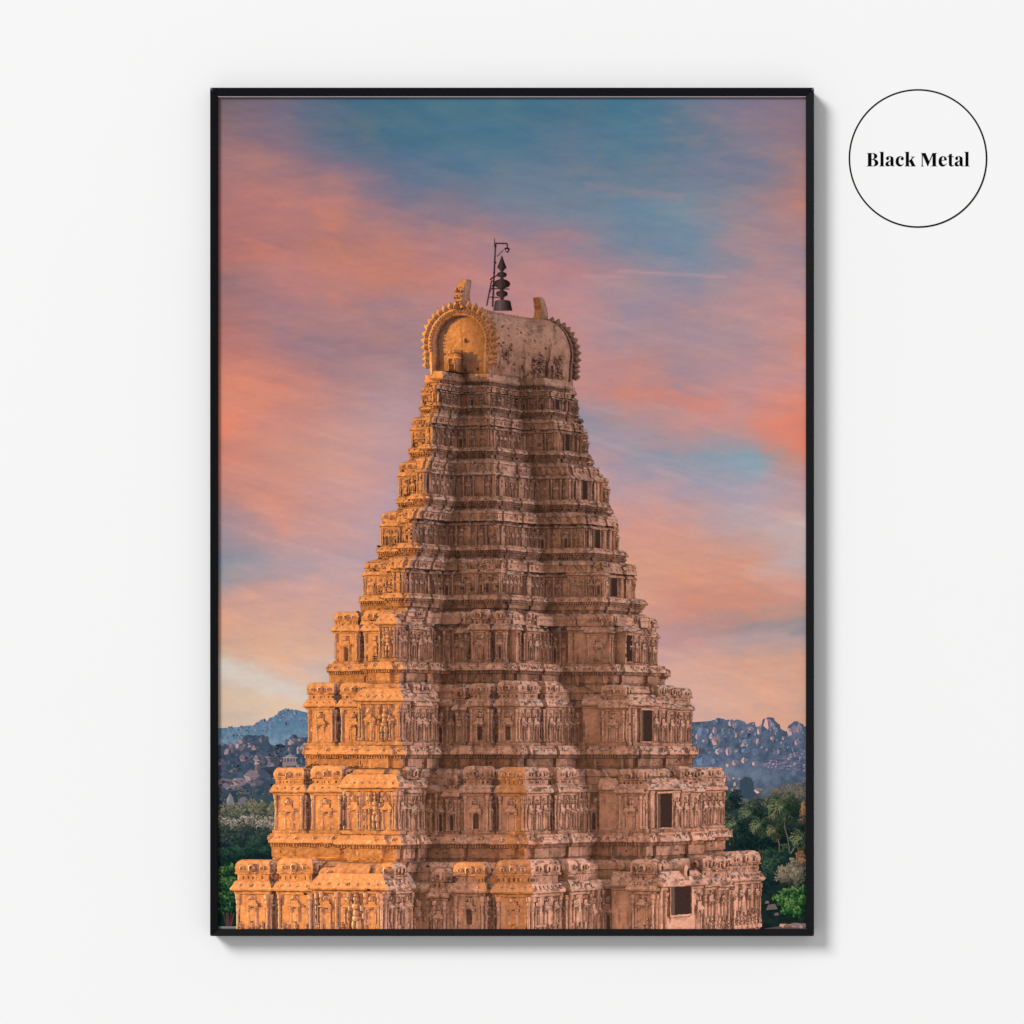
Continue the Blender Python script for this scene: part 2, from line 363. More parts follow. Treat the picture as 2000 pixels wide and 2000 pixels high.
# --- hills on the left
def left_hills():
    q = lambda pts: [(420 + a / 4.2, 1360 + b / 4.2) for a, b in pts]
    sky = q([(0,268),(60,262),(100,264),(150,256),(200,258),(240,246),(290,240),(315,246),(340,222),(370,196),(395,194),(420,206),(450,186),(470,172),(500,157),(520,128),(545,116),(580,100),(600,108),(625,118),(660,112),(700,124),(740,134),(790,140),(900,150),(1000,150)])
    F = Flat(.00002, .00012)
    far = lambda X, Y: (np.array([92, 122, 148])[None, None] + (fbm(X / 14, Y / 9, 3) - .5)[..., None] * 46
                        + np.clip((Y - 1412) / 40, 0, 1)[..., None] * np.array([18, 14, 8]))
    F.strip(sky, [(420, 1490), (660, 1490)], far, 0, 110, 40)
    for _ in range(110):
        x = random.uniform(428, 604); yt = np.interp(x, [p[0] for p in sky], [p[1] for p in sky])
        y = yt + abs(random.gauss(0, 16)) + 1; s_ = random.uniform(2.5, 8)
        boulder(F, x, y, s_ * 1.1, s_ * random.uniform(1, 1.9), (86, 114, 141), random.choice([(140,142,158),(126,140,160),(112,134,158),(160,150,160)]), .05 + .6 * random.random())
    F.build('far_hill', M_HILL, 'blue hazy boulder ridge on the left horizon')
    ridge = q([(0,420),(30,402),(60,388),(100,402),(150,400),(170,408),(195,380),(215,358),(240,328),(270,316),(300,326),(335,322),(350,328),(390,318),(430,348),(445,392),(470,408),(560,412),(600,372),(640,346),(690,338),(740,342),(800,326),(1000,320)])
    F = Flat(.00016, .00016)
    mid = lambda X, Y: (np.array([66, 80, 98])[None, None] + (fbm(X / 12, Y / 10, 8) - .5)[..., None] * 50
                        - np.clip((Y - 1510) / 90, 0, 1)[..., None] * np.array([20, 16, 34]))
    F.strip(ridge, [(420, 1640), (660, 1640)], mid, 0, 100, 50)
    for _ in range(46):
        x = random.uniform(426, 600); yt = np.interp(x, [p[0] for p in ridge], [p[1] for p in ridge])
        y = yt + random.uniform(2, 58); s_ = random.uniform(7, 21)
        boulder(F, x, y, s_ * 1.25, s_, (58, 72, 92), random.choice([(92,102,120),(104,108,122),(80,92,112),(120,112,120)]), .04 + .3 * random.random())
    for _ in range(26):
        x = random.uniform(426, 600); yt = np.interp(x, [p[0] for p in ridge], [p[1] for p in ridge]); s_ = random.uniform(11, 25)
        boulder(F, x, yt + random.uniform(4, 64), s_ * 1.3, s_, (74, 80, 94), random.choice([(150,132,138),(128,122,132),(166,140,140)]), .36 + .08 * random.random())
    for (a, b, w, h) in [(215,372,60,60),(185,412,50,46),(60,402,36,30),(130,405,60,40),(640,372,95,58),(700,360,60,50),(285,415,40,26),(610,440,40,50),(680,450,40,90),(470,556,36,24)]:
        boulder(F, 420 + a / 4.2, 1360 + b / 4.2, w / 4.2, h / 4.2, (92, 88, 104), (170, 142, 146), .45 + .1 * random.random())
    for (a_, b_, w_, h_, dk, lt) in [(450,630,230,120,(48,57,70),(66,72,86)),(70,715,170,90,(112,102,114),(150,130,138)),(190,710,190,100,(118,104,114),(160,138,142)),(290,660,150,110,(116,102,112),(164,140,142)),
                                     (330,720,130,80,(92,88,100),(126,114,124)),(150,760,150,60,(96,90,102),(132,118,126)),(342,612,44,110,(84,78,92),(168,138,138)),(60,640,120,50,(70,78,94),(98,102,118)),(230,790,120,50,(84,84,96),(112,106,116))]:
        boulder(F, 420 + a_ / 4.2 + (0 if a_ > 60 else 4), 1360 + b_ / 4.2, w_ / 4.2, h_ / 4.2, dk, lt, .62 + .02 * random.random())
    F.poly(q([(92,850),(118,797),(140,830),(160,905),(90,905)]), (120, 116, 124), .7); F.poly(q([(190,905),(200,840),(235,825),(275,860),(300,905)]), (108, 108, 118), .7)
    F.poly(q([(90,850),(118,800),(112,860),(95,890)]), (160, 138, 134), .72)
    for _ in range(40):
        x, y = random.uniform(428, 540), random.uniform(1528, 1572); s_ = random.uniform(3, 9)
        boulder(F, x, y, s_ * 1.6, s_, (54, 64, 76), (96, 98, 108), .66 + .02 * random.random())
    F.build('rocky_slope', M_HILL, 'shaded boulder slope with a pale rock shelf at left')
    # the little stone pavilion
    F = Flat(.00034, .00006)
    P = lambda a, b: q([(a, b)])[0]
    F.poly([P(548,545), P(665,540), P(672,572), P(548,576)], (138, 120, 116), .1)
    for a in (562, 582, 610, 634, 655): F.line(P(a, 505), P(a, 545), 1.6, (158, 138, 132), .3)
    F.quad([P(562,508), P(655,508), P(655,545), P(562,545)], (84, 82, 98), .05)
    F.quad([P(553,508), P(612,476), P(618,476), P(674,508)], (150, 134, 134), .5)
    F.quad([P(612,476), P(618,476), P(674,508), P(630,508)], (126, 114, 120), .6)
    F.line(P(553, 508), P(674, 508), 1.4, (172, 152, 146), .7)
    F.build('stone_pavilion', M_HILL, 'tiny pale roofed pavilion on the rocks')
left_hills()

def left_green():
    F = Flat(.00042, .00022)
    q = lambda a, b: (420 + a / 4.2, 1360 + b / 4.2)
    mass = lambda X, Y: (np.array([52, 62, 58])[None, None] + (fbm(X / 9, Y / 7, 3) - .5)[..., None] * 40
                         - np.clip((Y - 1610) / 50, 0, 1)[..., None] * np.array([34, 24, 22]))
    top = [q(0, 930), q(60, 900), q(120, 930), q(200, 905), q(330, 890), q(400, 905), q(460, 880), q(560, 890), q(900, 900)]
    F.strip(top, [(420, 1817), (640, 1817)], mass, 0, 60, 60)
    leaves(F, [(440,1588,22,18),(470,1585,26,20),(505,1582,26,20),(535,1590,20,20)], 800, 3.0, [(46,56,54),(70,76,66),(104,102,82),(128,120,96)], zr=(.05, .35))
    leaves(F, [(436,1606,18,12),(462,1612,22,14),(494,1604,22,14),(520,1610,22,16),(538,1616,16,14)], 900, 2.4, [(44,54,54),(88,88,78),(126,116,104),(168,154,140)], zr=(.2, .45))
    leaves(F, [(436,1640,20,20),(470,1640,30,22),(508,1642,24,20)], 800, 3.2, [(20,34,38),(26,42,44),(44,58,56),(64,74,66)], zr=(.3, .5))
    leaves(F, [(435,1672,22,16),(468,1668,24,18),(496,1660,24,16),(520,1664,16,14)], 900, 3.2, [(14,30,33),(20,40,40),(30,56,50),(50,74,56)], zr=(.4, .6))
    F.build('scrub_hillside', M_LEAF, 'dull green scrub below the rocks at left')
    F = Flat(.00066, .0002)
    F.quad([q(0, 1895), q(200, 1895), q(200, 1916), q(0, 1916)], (126, 118, 114), .02, .05)
    for k in range(5): F.line(q(88 + k * 9, 1895), q(66 + k * 20 + random.uniform(-8, 8), 1770), 3.2, (66 + 6 * k, 54, 50), .05 + .02 * k, 1.8, .1)
    F.line(q(0,1900), q(200,1898), 1.5, (160,150,146), .05)
    bl = [(432,1706,14,14),(450,1702,18,14),(470,1700,12,10),(430,1730,16,18),(455,1728,20,18),(474,1716,8,10),(432,1756,16,16),(452,1756,16,14),(428,1778,10,10),(446,1776,12,9)]
    leaves(F, bl, 700, 4.2, [(10,26,22),(14,34,26),(20,50,32),(26,70,40)], zr=(.1, .4))
    leaves(F, bl, 900, 2.7, [(14,32,26),(22,52,36),(42,80,46),(98,118,70)], zr=(.4, 1))
    F.build('leafy_tree', M_LEAF, 'bright green leafy tree at the lower left edge')
left_green()

# --- hills and greenery on the right
def right_hills():
    q = lambda pts: [(1340 + a / 8.05, 1380 + b / 8.05) for a, b in pts]
    sky = q([(-400,262),(100,252),(180,248),(250,243),(330,238),(400,230),(430,216),(460,222),(500,180),(560,192),(610,205),(640,222),(670,206),(700,222),(740,204),(765,240),(790,212),(830,210),(890,232),(930,244),(965,290),(1000,264),(1040,252),(1085,260),(1108,330),(1150,322),(1190,330),(1202,240),(1215,200),(1260,196),(1290,172),(1340,176),(1392,186),(1402,236),(1436,244),(1446,338),(1500,356),(1585,404),(1605,330),(1625,300),(1680,268),(1700,240),(1760,234),(1790,262),(1850,280),(1870,330),(1900,300)])
    F = Flat(.00002, .00022)
    body = lambda X, Y: (np.array([82, 94, 114])[None, None] + (fbm(X / 11, Y / 9, 4) - .5)[..., None] * 60
                         + (np.exp(-((Y - 1508) / 16) ** 2) * np.clip((1560 - X) / 90, 0, 1))[..., None] * np.array([26, 26, 26])
                         - np.clip((Y - 1535) / 40, 0, 1)[..., None] * np.array([6, 10, 28]))
    F.strip(sky, [(1290, 1600), (1577, 1600)], body, 0, 150, 60)
    for _ in range(120):
        x = random.uniform(1350, 1574); yt = np.interp(x, [p[0] for p in sky], [p[1] for p in sky])
        y = yt + random.uniform(2, 66); s_ = random.choice([5, 6, 8, 11, 15]) * random.uniform(.8, 1.3)
        boulder(F, x, y, s_, s_ * random.uniform(.9, 1.4), random.choice([(68,86,110),(76,92,116),(88,98,118)]),
                random.choice([(104,118,138),(126,132,148),(158,146,152),(112,122,142),(184,154,150)]), .03 + .25 * random.random())
    big = [(480,570,130,190),(185,490,60,110),(255,430,160,180),(455,390,60,140),(770,310,70,120),(900,410,60,60),(1040,360,90,80),(1160,400,70,140),(1080,520,60,150),(1135,560,60,110),(1300,280,150,200),(1365,300,60,100),(1680,420,150,260),(1780,380,110,190),(1750,570,90,110),(680,720,100,150),(520,720,100,100),(480,880,140,200),(290,860,220,230),(780,890,120,110),(925,860,130,100),(1090,910,110,90),(670,940,80,70),(1370,510,70,60),(940,690,120,140),(1090,720,100,140),(950,560,120,110)]
    for i, (a, b, w, h) in enumerate(big):
        pinkish = i not in (2, 8, 17, 18, 24, 25, 26)
        boulder(F, 1340 + a / 8.05, 1380 + b / 8.05, 1.15 * w / 8.05, 1.12 * h / 8.05, (92, 106, 134) if not pinkish else (104, 106, 130),
                (108, 124, 152) if not pinkish else random.choice([(200,160,152),(188,154,154),(210,160,146)]), .35 + .2 * random.random())
    for _ in range(150):
        a = random.uniform(1240, 1890); c0 = 905 - (a - 1240) * .30
        b = c0 + random.uniform(-50, 330) * (a - 1100) / 800
        s_ = random.uniform(1.6, 5)
        boulder(F, 1340 + a / 8.05, 1380 + b / 8.05, s_ * 1.7, s_, (94, 98, 126), random.choice([(166,140,150),(140,132,152),(188,156,158),(120,122,148)]), .6 + .2 * random.random())
    for (a, b, w, h) in [(640,1160,140,170),(760,1140,60,40),(870,1150,90,50),(780,1230,70,80),(830,1300,70,50),(880,1450,90,60),(860,1530,60,90),(1150,1330,160,110),(760,1320,100,90)]:
        boulder(F, 1340 + a / 8.05, 1380 + b / 8.05, w / 8.05, h / 8.05, (96, 90, 104), (206, 164, 152), .86 + .04 * random.random())
    F.poly(q([(850,1180),(930,1110),(1020,1130),(1070,1200),(1080,1480),(850,1440)]), (58, 72, 86), .93)
    F.build('boulder_hill', M_HILL, 'blue boulder strewn hill on the right with pink sunlit rocks')
right_hills()

def right_green():
    q = lambda a, b: (1400 + a / 6.44, 1540 + b / 6.44)
    F = Flat(.00030, .0003)
    mass = lambda X, Y: (np.array([48, 58, 60])[None, None] + (fbm(X / 9, Y / 7, 13) - .5)[..., None] * 36
                         - np.clip((Y - 1595) / 45, 0, 1)[..., None] * np.array([24, 20, 24]))
    top = [q(-100, 90), q(60, 130), q(160, 170), q(300, 200), q(420, 170), q(520, 130), q(620, 150), q(700, 90), q(780, 60), q(900, 60), q(1000, 30), q(1140, -10)]
    F.strip(top, [(1380, 1817), (1577, 1817)], mass, 0, 60, 60)
    Q = lambda a, b, rx, ry: (*q(a, b), rx / 6.44, ry / 6.44)
    leaves(F, [Q(780,70,120,70),(*q(950,40),22,12),(*q(1060,20),18,14),(*q(1090,90),14,14)], 900, 2.6, [(50,60,60),(70,76,70),(94,90,80),(118,106,94)], zr=(.02, .2))
    leaves(F, [Q(200,300,160,150),Q(450,300,190,150),Q(650,250,150,120),Q(950,250,200,160)], 1100, 3.0, [(18,34,38),(30,48,48),(48,64,54),(98,96,72)], zr=(.1, .35))
    leaves(F, [Q(400,640,260,150),Q(700,650,250,140),Q(950,560,180,140)], 900, 3.4, [(10,22,26),(14,28,30),(20,38,36),(34,54,46)], zr=(.3, .45))
    leaves(F, [Q(640,880,200,140),Q(760,980,160,160),Q(660,1120,120,180),Q(900,820,150,110)], 1300, 3.0, [(12,26,29),(18,38,38),(28,52,46),(64,80,58)], zr=(.35, .55))
    leaves(F, [Q(1060,860,70,110),Q(1080,960,60,90),Q(1100,330,60,150)], 420, 2.6, [(46,44,40),(76,64,52),(118,86,60),(168,120,80)], zr=(.5, .7))
    leaves(F, [Q(920,1080,160,120),Q(1040,1120,100,150),Q(850,1130,100,80),Q(980,980,120,80)], 1300, 2.3, [(44,48,44),(70,70,60),(104,96,80),(140,124,102)], zr=(.55, .8))
    for (a, b, w, h) in [(700,1500,150,80),(640,1440,60,40),(760,1590,60,40)]:
        F.poly([q(a - w / 2, b + h / 2), q(a - w / 3, b - h / 3), q(a + w / 4, b - h / 2), q(a + w / 2, b + h / 3)], (112, 96, 94), .6, .1)
    F.quad([q(610, 1770), q(1130, 1700), q(1130, 1778), q(610, 1778)], (92, 78, 76), .6)
    boulder(F, *q(860, 1740), 30, 12, (120, 92, 84), (206, 158, 130), .65); boulder(F, *q(1010, 1735), 38, 13, (118, 98, 98), (180, 142, 130), .64)
    boulder(F, *q(1100, 1745), 24, 12, (110, 92, 94), (168, 134, 126), .66)
    F.build('dark_undergrowth', M_LEAF, 'dark green undergrowth with olive scrub at lower right')
    for i, (a, b, r, n, tint, lab) in enumerate([(845, 250, 190, 17, (4, 4, -4), 'tall palm with a slanting trunk at the right edge'), (150, 130, 150, 13, (-14, -8, -4), 'dark palm close against the tower'),
                                    (440, 330, 150, 15, (-6, -4, -4), 'mid height palm between two others'), (560, 470, 130, 13, (2, 2, -4), None), (250, 450, 150, 13, (-8, -4, -2), None),
                                    (1080, 640, 140, 13, (6, 6, 0), 'low palm cut by the right frame edge'), (740, 540, 110, 9, (12, 4, -6), None), (160, 560, 110, 11, (0, 4, 0), None)]):
        F = Flat(.00064 + i * .00004, .00012)
        c = q(a, b)
        tr = {0: [(850, 300), (858, 480), (900, 640), (925, 820)], 6: [(745, 560), (792, 700), (792, 790)], 5: [(1080, 640), (1000, 720), (935, 830)]}.get(i, [(a, b), (a + 10, b + 160)])
        for p_, p2 in zip(tr[:-1], tr[1:]): F.line(q(*p_), q(*p2), 2.4, (104, 96, 82), .2, 2.0, .1)
        palm(F, *c, r * 1.18 / 6.44, n + 3, tint)
        F.build('palm_tree', M_LEAF, lab)
    F = Flat(.00100, .0002)
    bl = [Q(800,1400,80,70),Q(880,1340,90,80),Q(1000,1310,90,80),Q(1090,1290,60,60),Q(880,1450,110,90),Q(1000,1430,120,100),Q(1090,1420,60,90),Q(900,1540,90,80),Q(1030,1560,90,80),Q(950,1490,110,80)]
    leaves(F, bl, 520, 4.0, [(12,30,20),(16,42,26),(24,58,32),(32,76,38)], zr=(.1, .4))
    leaves(F, bl, 760, 2.6, [(16,38,26),(28,62,36),(52,94,48),(112,132,76)], zr=(.4, 1))
    F.build('bright_bush', M_LEAF, 'bright green bush in the lower right corner')
right_green()

# ------------------------------------------------------------------ the printed temple tower: a model projected onto the sheet
CA, SA = 0.391, 0.921            # plan axes: u runs right and away, v runs left and away
DIST, CX, HOR = 10700.0, 977.0, 1475.0
def project(P):
    u, v, h = P[..., 0], P[..., 1], P[..., 2]
    X = CA * u - SA * v; Z = SA * u + CA * v
    f = DIST / (DIST + Z)
    return 1000 + (X + CX - 1000) * f, HOR - h * f, Z

Q, QM, QO = [], [], []           # quads, ink kind, sub-part index
CUR = [0]
WALL, ROOF, HOLE, DOOR, SILL, PALE = range(6)
def quad(a, b, c, d, m=WALL):
    Q.append((a, b, c, d)); QM.append(m); QO.append(CUR[0])

def offs(path, o):
    n = len(path); out = []
    for i in range(n):
        ns = []
        for j in (i - 1, i):
            if 0 <= j < n - 1:
                d = (path[j + 1][0] - path[j][0], path[j + 1][1] - path[j][1]); L = math.hypot(*d) or 1
                ns.append((d[1] / L, -d[0] / L))
        if len(ns) == 2 and abs(ns[0][0] * ns[1][0] + ns[0][1] * ns[1][1]) > .9: ns = ns[:1]
        out.append((path[i][0] + sum(k[0] for k in ns) * o, path[i][1] + sum(k[1] for k in ns) * o))
    return out

def sweep(rings, m=WALL, cap=False, mats=None):
    """rings: list of (path, h); joins consecutive rings with quads"""
    for r, ((p, h), (p2, h2)) in enumerate(zip(rings[:-1], rings[1:])):
        mm = mats[r] if mats else m
        for i in range(len(p) - 1):
            quad((*p[i], h), (*p[i + 1], h), (*p2[i + 1], h2), (*p2[i], h2), mm)
    if cap:
        p, h = rings[-1]; n = len(p)
        for i in range(1, n - 2, 1):
            quad((*p[0], h), (*p[i], h), (*p[i + 1], h), (*p[n - 1], h), ROOF)

class Face:
    """a wall edge a->b with outward normal: local (s along, o out, h up)"""
    def __init__(s, a, b):
        s.a = a; d = (b[0] - a[0], b[1] - a[1]); s.L = math.hypot(*d) or 1e-6
        s.d = (d[0] / s.L, d[1] / s.L); s.n = (s.d[1], -s.d[0])
        s.vis = s.n[0] < -.5 or s.n[1] < -.5
    def p(s, x, o, h): return (s.a[0] + s.d[0] * x + s.n[0] * o, s.a[1] + s.d[1] * x + s.n[1] * o, h)
    def box(s, x0, x1, h0, h1, o0, o1, m=WALL, top=True):
        P = s.p
        quad(P(x0, o1, h0), P(x1, o1, h0), P(x1, o1, h1), P(x0, o1, h1), m)
        quad(P(x0, o0, h0), P(x0, o1, h0), P(x0, o1, h1), P(x0, o0, h1), m)
        quad(P(x1, o1, h0), P(x1, o0, h0), P(x1, o0, h1), P(x1, o1, h1), m)
        if top:
            quad(P(x0, o1, h1), P(x1, o1, h1), P(x1, o0, h1), P(x0, o0, h1), m)
            quad(P(x0, o0, h0), P(x1, o0, h0), P(x1, o1, h0), P(x0, o1, h0), m)
    def rect(s, x0, x1, h0, h1, o, m):
        P = s.p; quad(P(x0, o, h0), P(x1, o, h0), P(x1, o, h1), P(x0, o, h1), m)
    def col(s, x, w, h0, h1, o, out):
        """round engaged pillar with base, bulb and capital"""
        ang = [math.pi * k / 5 for k in range(6)]
        prof = [(1.25, 0), (1.25, .07), (.9, .09), (.9, .66), (1.2, .70), (.85, .74), (1.3, .80), (1.0, .86), (1.5, .90), (1.6, 1.0)]
        pts = []
        for r, t in prof:
            pts.append([s.p(x - math.cos(a) * w / 2 * r, o + math.sin(a) * out * r, h0 + (h1 - h0) * t) for a in ang])
        for A, B in zip(pts[:-1], pts[1:]):
            for k in range(5): quad(A[k], A[k + 1], B[k + 1], B[k])
    def disc(s, x, h, r, o, m=WALL, inner=True, tall=1.15):
        """horseshoe kudu arch: a ring with a hollow, standing proud"""
        n = 9; P = s.p
        ang = [-.25 * math.pi + 1.5 * math.pi * k / (n - 1) for k in range(n)]
        out = [(x - math.cos(a) * r, h + math.sin(a) * r * tall) for a in ang]
        inn = [(x - math.cos(a) * r * .55, h + math.sin(a) * r * tall * .55) for a in ang]
        for k in range(n - 1):
            quad(P(out[k][0], o, out[k][1]), P(out[k + 1][0], o, out[k + 1][1]), P(inn[k + 1][0], o + r * .3, inn[k + 1][1]), P(inn[k][0], o + r * .3, inn[k][1]), m)
            quad(P(out[k][0], o - r, out[k][1]), P(out[k + 1][0], o - r, out[k + 1][1]), P(out[k + 1][0], o, out[k + 1][1]), P(out[k][0], o, out[k][1]), m)
            if inner: quad(P(inn[k][0], o - r * .1, inn[k][1]), P(inn[k + 1][0], o - r * .1, inn[k + 1][1]), P(x, o - r * .2, h), P(x, o - r * .2, h), HOLE if k % 3 else WALL)
    def blob(s, x, h, rx, rh, o, out, m=WALL):
        P = s.p; n = 7; ring = [(x + math.cos(2 * math.pi * k / n) * rx, h + math.sin(2 * math.pi * k / n) * rh) for k in range(n + 1)]
        mid = [(x + math.cos(2 * math.pi * k / n) * rx * .6, h + math.sin(2 * math.pi * k / n) * rh * .6) for k in range(n + 1)]
        for k in range(n):
            quad(P(*[ring[k][0], o, ring[k][1]]), P(ring[k + 1][0], o, ring[k + 1][1]), P(mid[k + 1][0], o + out * .8, mid[k + 1][1]), P(mid[k][0], o + out * .8, mid[k][1]), m)
            quad(P(mid[k][0], o + out * .8, mid[k][1]), P(mid[k + 1][0], o + out * .8, mid[k + 1][1]), P(x, o + out, h), P(x, o + out, h), m)
    def figure(s, x, h, H, o):
        """carved standing figure, feet at h"""
        sw = random.uniform(-.05, .05) * H; d = H * .11
        for (px, ph, rx, rh, q) in [(sw, .99, .045, .06, .9), (sw, .90, .06, .075, 1.0), (sw * .9, .83, .04, .05, .7), (sw * .8, .735, .115, .10, 1.0), (sw * .5, .60, .085, .12, .95),
                                    (0, .47, .115, .09, 1.0), (-.055, .33, .062, .17, .95), (.055, .33, .062, .17, .95), (-.06, .13, .045, .15, .85), (.06, .13, .045, .15, .85),
                                    (-.075, .015, .05, .03, 1.0), (.075, .015, .05, .03, 1.0)]:
            s.blob(x + (px * H if abs(px) < .2 and px not in (sw, sw * .9, sw * .8, sw * .5) else px), h + H * ph, H * rx, H * rh, o, d * q)
        for g in (-1, 1):
            up_ = random.random() < .3
            s.blob(x + g * H * .145 + sw * .8, h + H * .70, H * .042, H * .10, o, d * .8)
            s.blob(x + g * H * .185 + sw * .6, h + H * (.83 if up_ else .53), H * .036, H * .11, o, d * .8)

    def shrine(s, x, w, h0, H, o, k):
        """small aedicule: two slim pillars, eave, little domed roof with kudu"""
        pw = max(1.6, w * .17)
        s.rect(x - w * .20, x + w * .20, h0 + H * .04, h0 + H * .5, o + .8, HOLE if random.random() < .35 else PALE)
        s.col(x - w * .30, pw, h0, h0 + H * .54, o, 3.2 * k); s.col(x + w * .30, pw, h0, h0 + H * .54, o, 3.2 * k)
        s.box(x - w * .44, x + w * .44, h0 + H * .54, h0 + H * .58, o, o + 4 * k)
        # sloping eave
        P = s.p; a, b = h0 + H * .58, h0 + H * .68
        quad(P(x - w * .56, o + 7 * k, a), P(x + w * .56, o + 7 * k, a), P(x + w * .36, o + 3 * k, b), P(x - w * .36, o + 3 * k, b))
        quad(P(x - w * .56, o, a), P(x - w * .56, o + 7 * k, a), P(x - w * .36, o + 3 * k, b), P(x - w * .36, o, b))
        quad(P(x + w * .56, o + 7 * k, a), P(x + w * .56, o, a), P(x + w * .36, o, b), P(x + w * .36, o + 3 * k, b))
        quad(P(x - w * .56, o, a), P(x + w * .56, o, a), P(x + w * .56, o + 7 * k, a), P(x - w * .56, o + 7 * k, a))
        s.box(x - w * .27, x + w * .27, b, h0 + H * .78, o, o + 3.0 * k)
        s.blob(x, h0 + H * .86, w * .36, H * .11, o, 5 * k); s.disc(x, h0 + H * .86, max(1.5, w * .15), o + 5 * k)

def edges(path): return [Face(path[i], path[i + 1]) for i in range(len(path) - 1)]

def dentils(path, h0, h1, o, step):
    for f in edges(offs(path, o)):
        if not f.vis: continue
        n = max(1, int(f.L / step))
        for i in range(n):
            x = (i + .5) * f.L / n
            f.box(x - step * .27, x + step * .27, h0, h1, 0, 3.2, top=True)

def kudus(path, h, o, r, spacing, seed=0):
    for f in edges(offs(path, o)):
        if not f.vis or f.L < r * 3: continue
        n = max(1, int(f.L / spacing))
        for i in range(n):
            if random.random() < .2: continue
            f.disc((i + .5) * f.L / n, h + random.uniform(-.1, .1) * r, r * random.uniform(.85, 1.1), r * .25)

def holes(f, h, n, size=2.0, jit=3):
    for _ in range(n):
        x = random.uniform(.06, .94) * f.L; hh = h + random.uniform(-jit, jit)
        f.rect(x - size * .5, x + size * .5, hh - size * .6, hh + size * .6, .9, HOLE)

# near-corner y, near-corner x, left and right tips of each storey's base cornice, projections of the two porches
T = [  # y_c   left   corner right  pL   pR   bayL         bayR
    (1872, 448.0, 1042, 1500, 135, 112, (.36, .62), (.30, .63)),
    (1650, 522.0, 1032, 1432, 136, 112, (.37, .63), (.31, .63)),
    (1474, 589.0, 1019, 1366, 175, 110, (.39, .645), (.31, .63)),
    (1309, 637.0, 1001, 1310, 195, 114, (.41, .64), (.30, .63)),
    (1171, 699.5, 986,  1256, 172, 114, (.40, .60), (.30, .63)),
    (1074, 734.0, 979.5,1224, 155, 98,  (.40, .60), (.31, .63)),
    (978,  772.5, 971,  1199, 134, 80,  (.40, .60), (.32, .64)),
    (880,  796.0, 964,  1161, 118, 68,  (.40, .60), (.33, .65)),
    (796,  817.0, 957,  1140, 104, 58,  (.40, .60), (.34, .66)),
    (742,  828.0, 956,  1126, 96,  54,  (.40, .60), (.34, .66)),
]
def solve(t):
    y, xl, xc, xr = t[:4]
    hv, hu = (xc - xl) / (2 * SA), (xr - xl - (xc - xl)) / (2 * CA)
    for _ in range(12):
        pts = np.array([(-hu, hv, 0.), (-hu, -hv, 0.), (hu, -hv, 0.)])
        x, _, Z = project(pts)
        e1 = (xc - xl) - (x[1] - x[0]); e2 = (xr - xc) - (x[2] - x[1])
        hv += e1 / (2 * SA); hu += e2 / (2 * CA)
    h = (HOR - y) * (DIST + Z[1]) / DIST
    return hu, hv, h, xl - x[0]
TS = [solve(t) for t in T]
def tier_path(i):
    hu, hv, _, sh = TS[i]; _, _, _, _, pL, pR, bL, bR = T[i]
    va, vb = hv - 2 * hv * bL[0], hv - 2 * hv * bL[1]
    ua, ub = -hu + 2 * hu * bR[0], -hu + 2 * hu * bR[1]
    pts = [(-hu, hv), (-hu, va), (-hu - pL, va), (-hu - pL, vb), (-hu, vb), (-hu, -hv),
           (ua, -hv), (ua, -hv - pR), (ub, -hv - pR), (ub, -hv), (hu, -hv)]
    return [(u + sh * CA, v - sh * SA) for u, v in pts]
PATHS = [tier_path(i) for i in range(10)]
BUMPS = {0: 1, 2: 1, 3: 2, 4: 2, 5: 2, 6: 2, 7: 2, 9: 1}
def fine(path, amp):
    """the same outline with shallow buttresses stepping out of each wall"""
    out = []
    for e in range(len(path) - 1):
        a, b = path[e], path[e + 1]; d = (b[0] - a[0], b[1] - a[1]); L = math.hypot(*d) or 1e-6
        n = (d[1] / L, -d[0] / L); out.append(a)
        nb = BUMPS.get(e, 0)
        for j in range(nb):
            for t, on in (((j + .2) / nb, 0), ((j + .2) / nb, 1), ((j + .8) / nb, 1), ((j + .8) / nb, 0)):
                out.append((a[0] + d[0] * t + n[0] * amp * on, a[1] + d[1] * t + n[1] * amp * on))
    return out + [path[-1]]
FINE = [fine(PATHS[i], (7, 7, 6.5, 6, 5, 4.5, 4.5, 3.6, 3, 3)[i]) for i in range(10)]
def mixp(i, f):
    if f <= 0 or i >= 9: return FINE[i]
    return [tuple(np.array(a) * (1 - f) + np.array(b) * f) for a, b in zip(FINE[i], FINE[i + 1])]

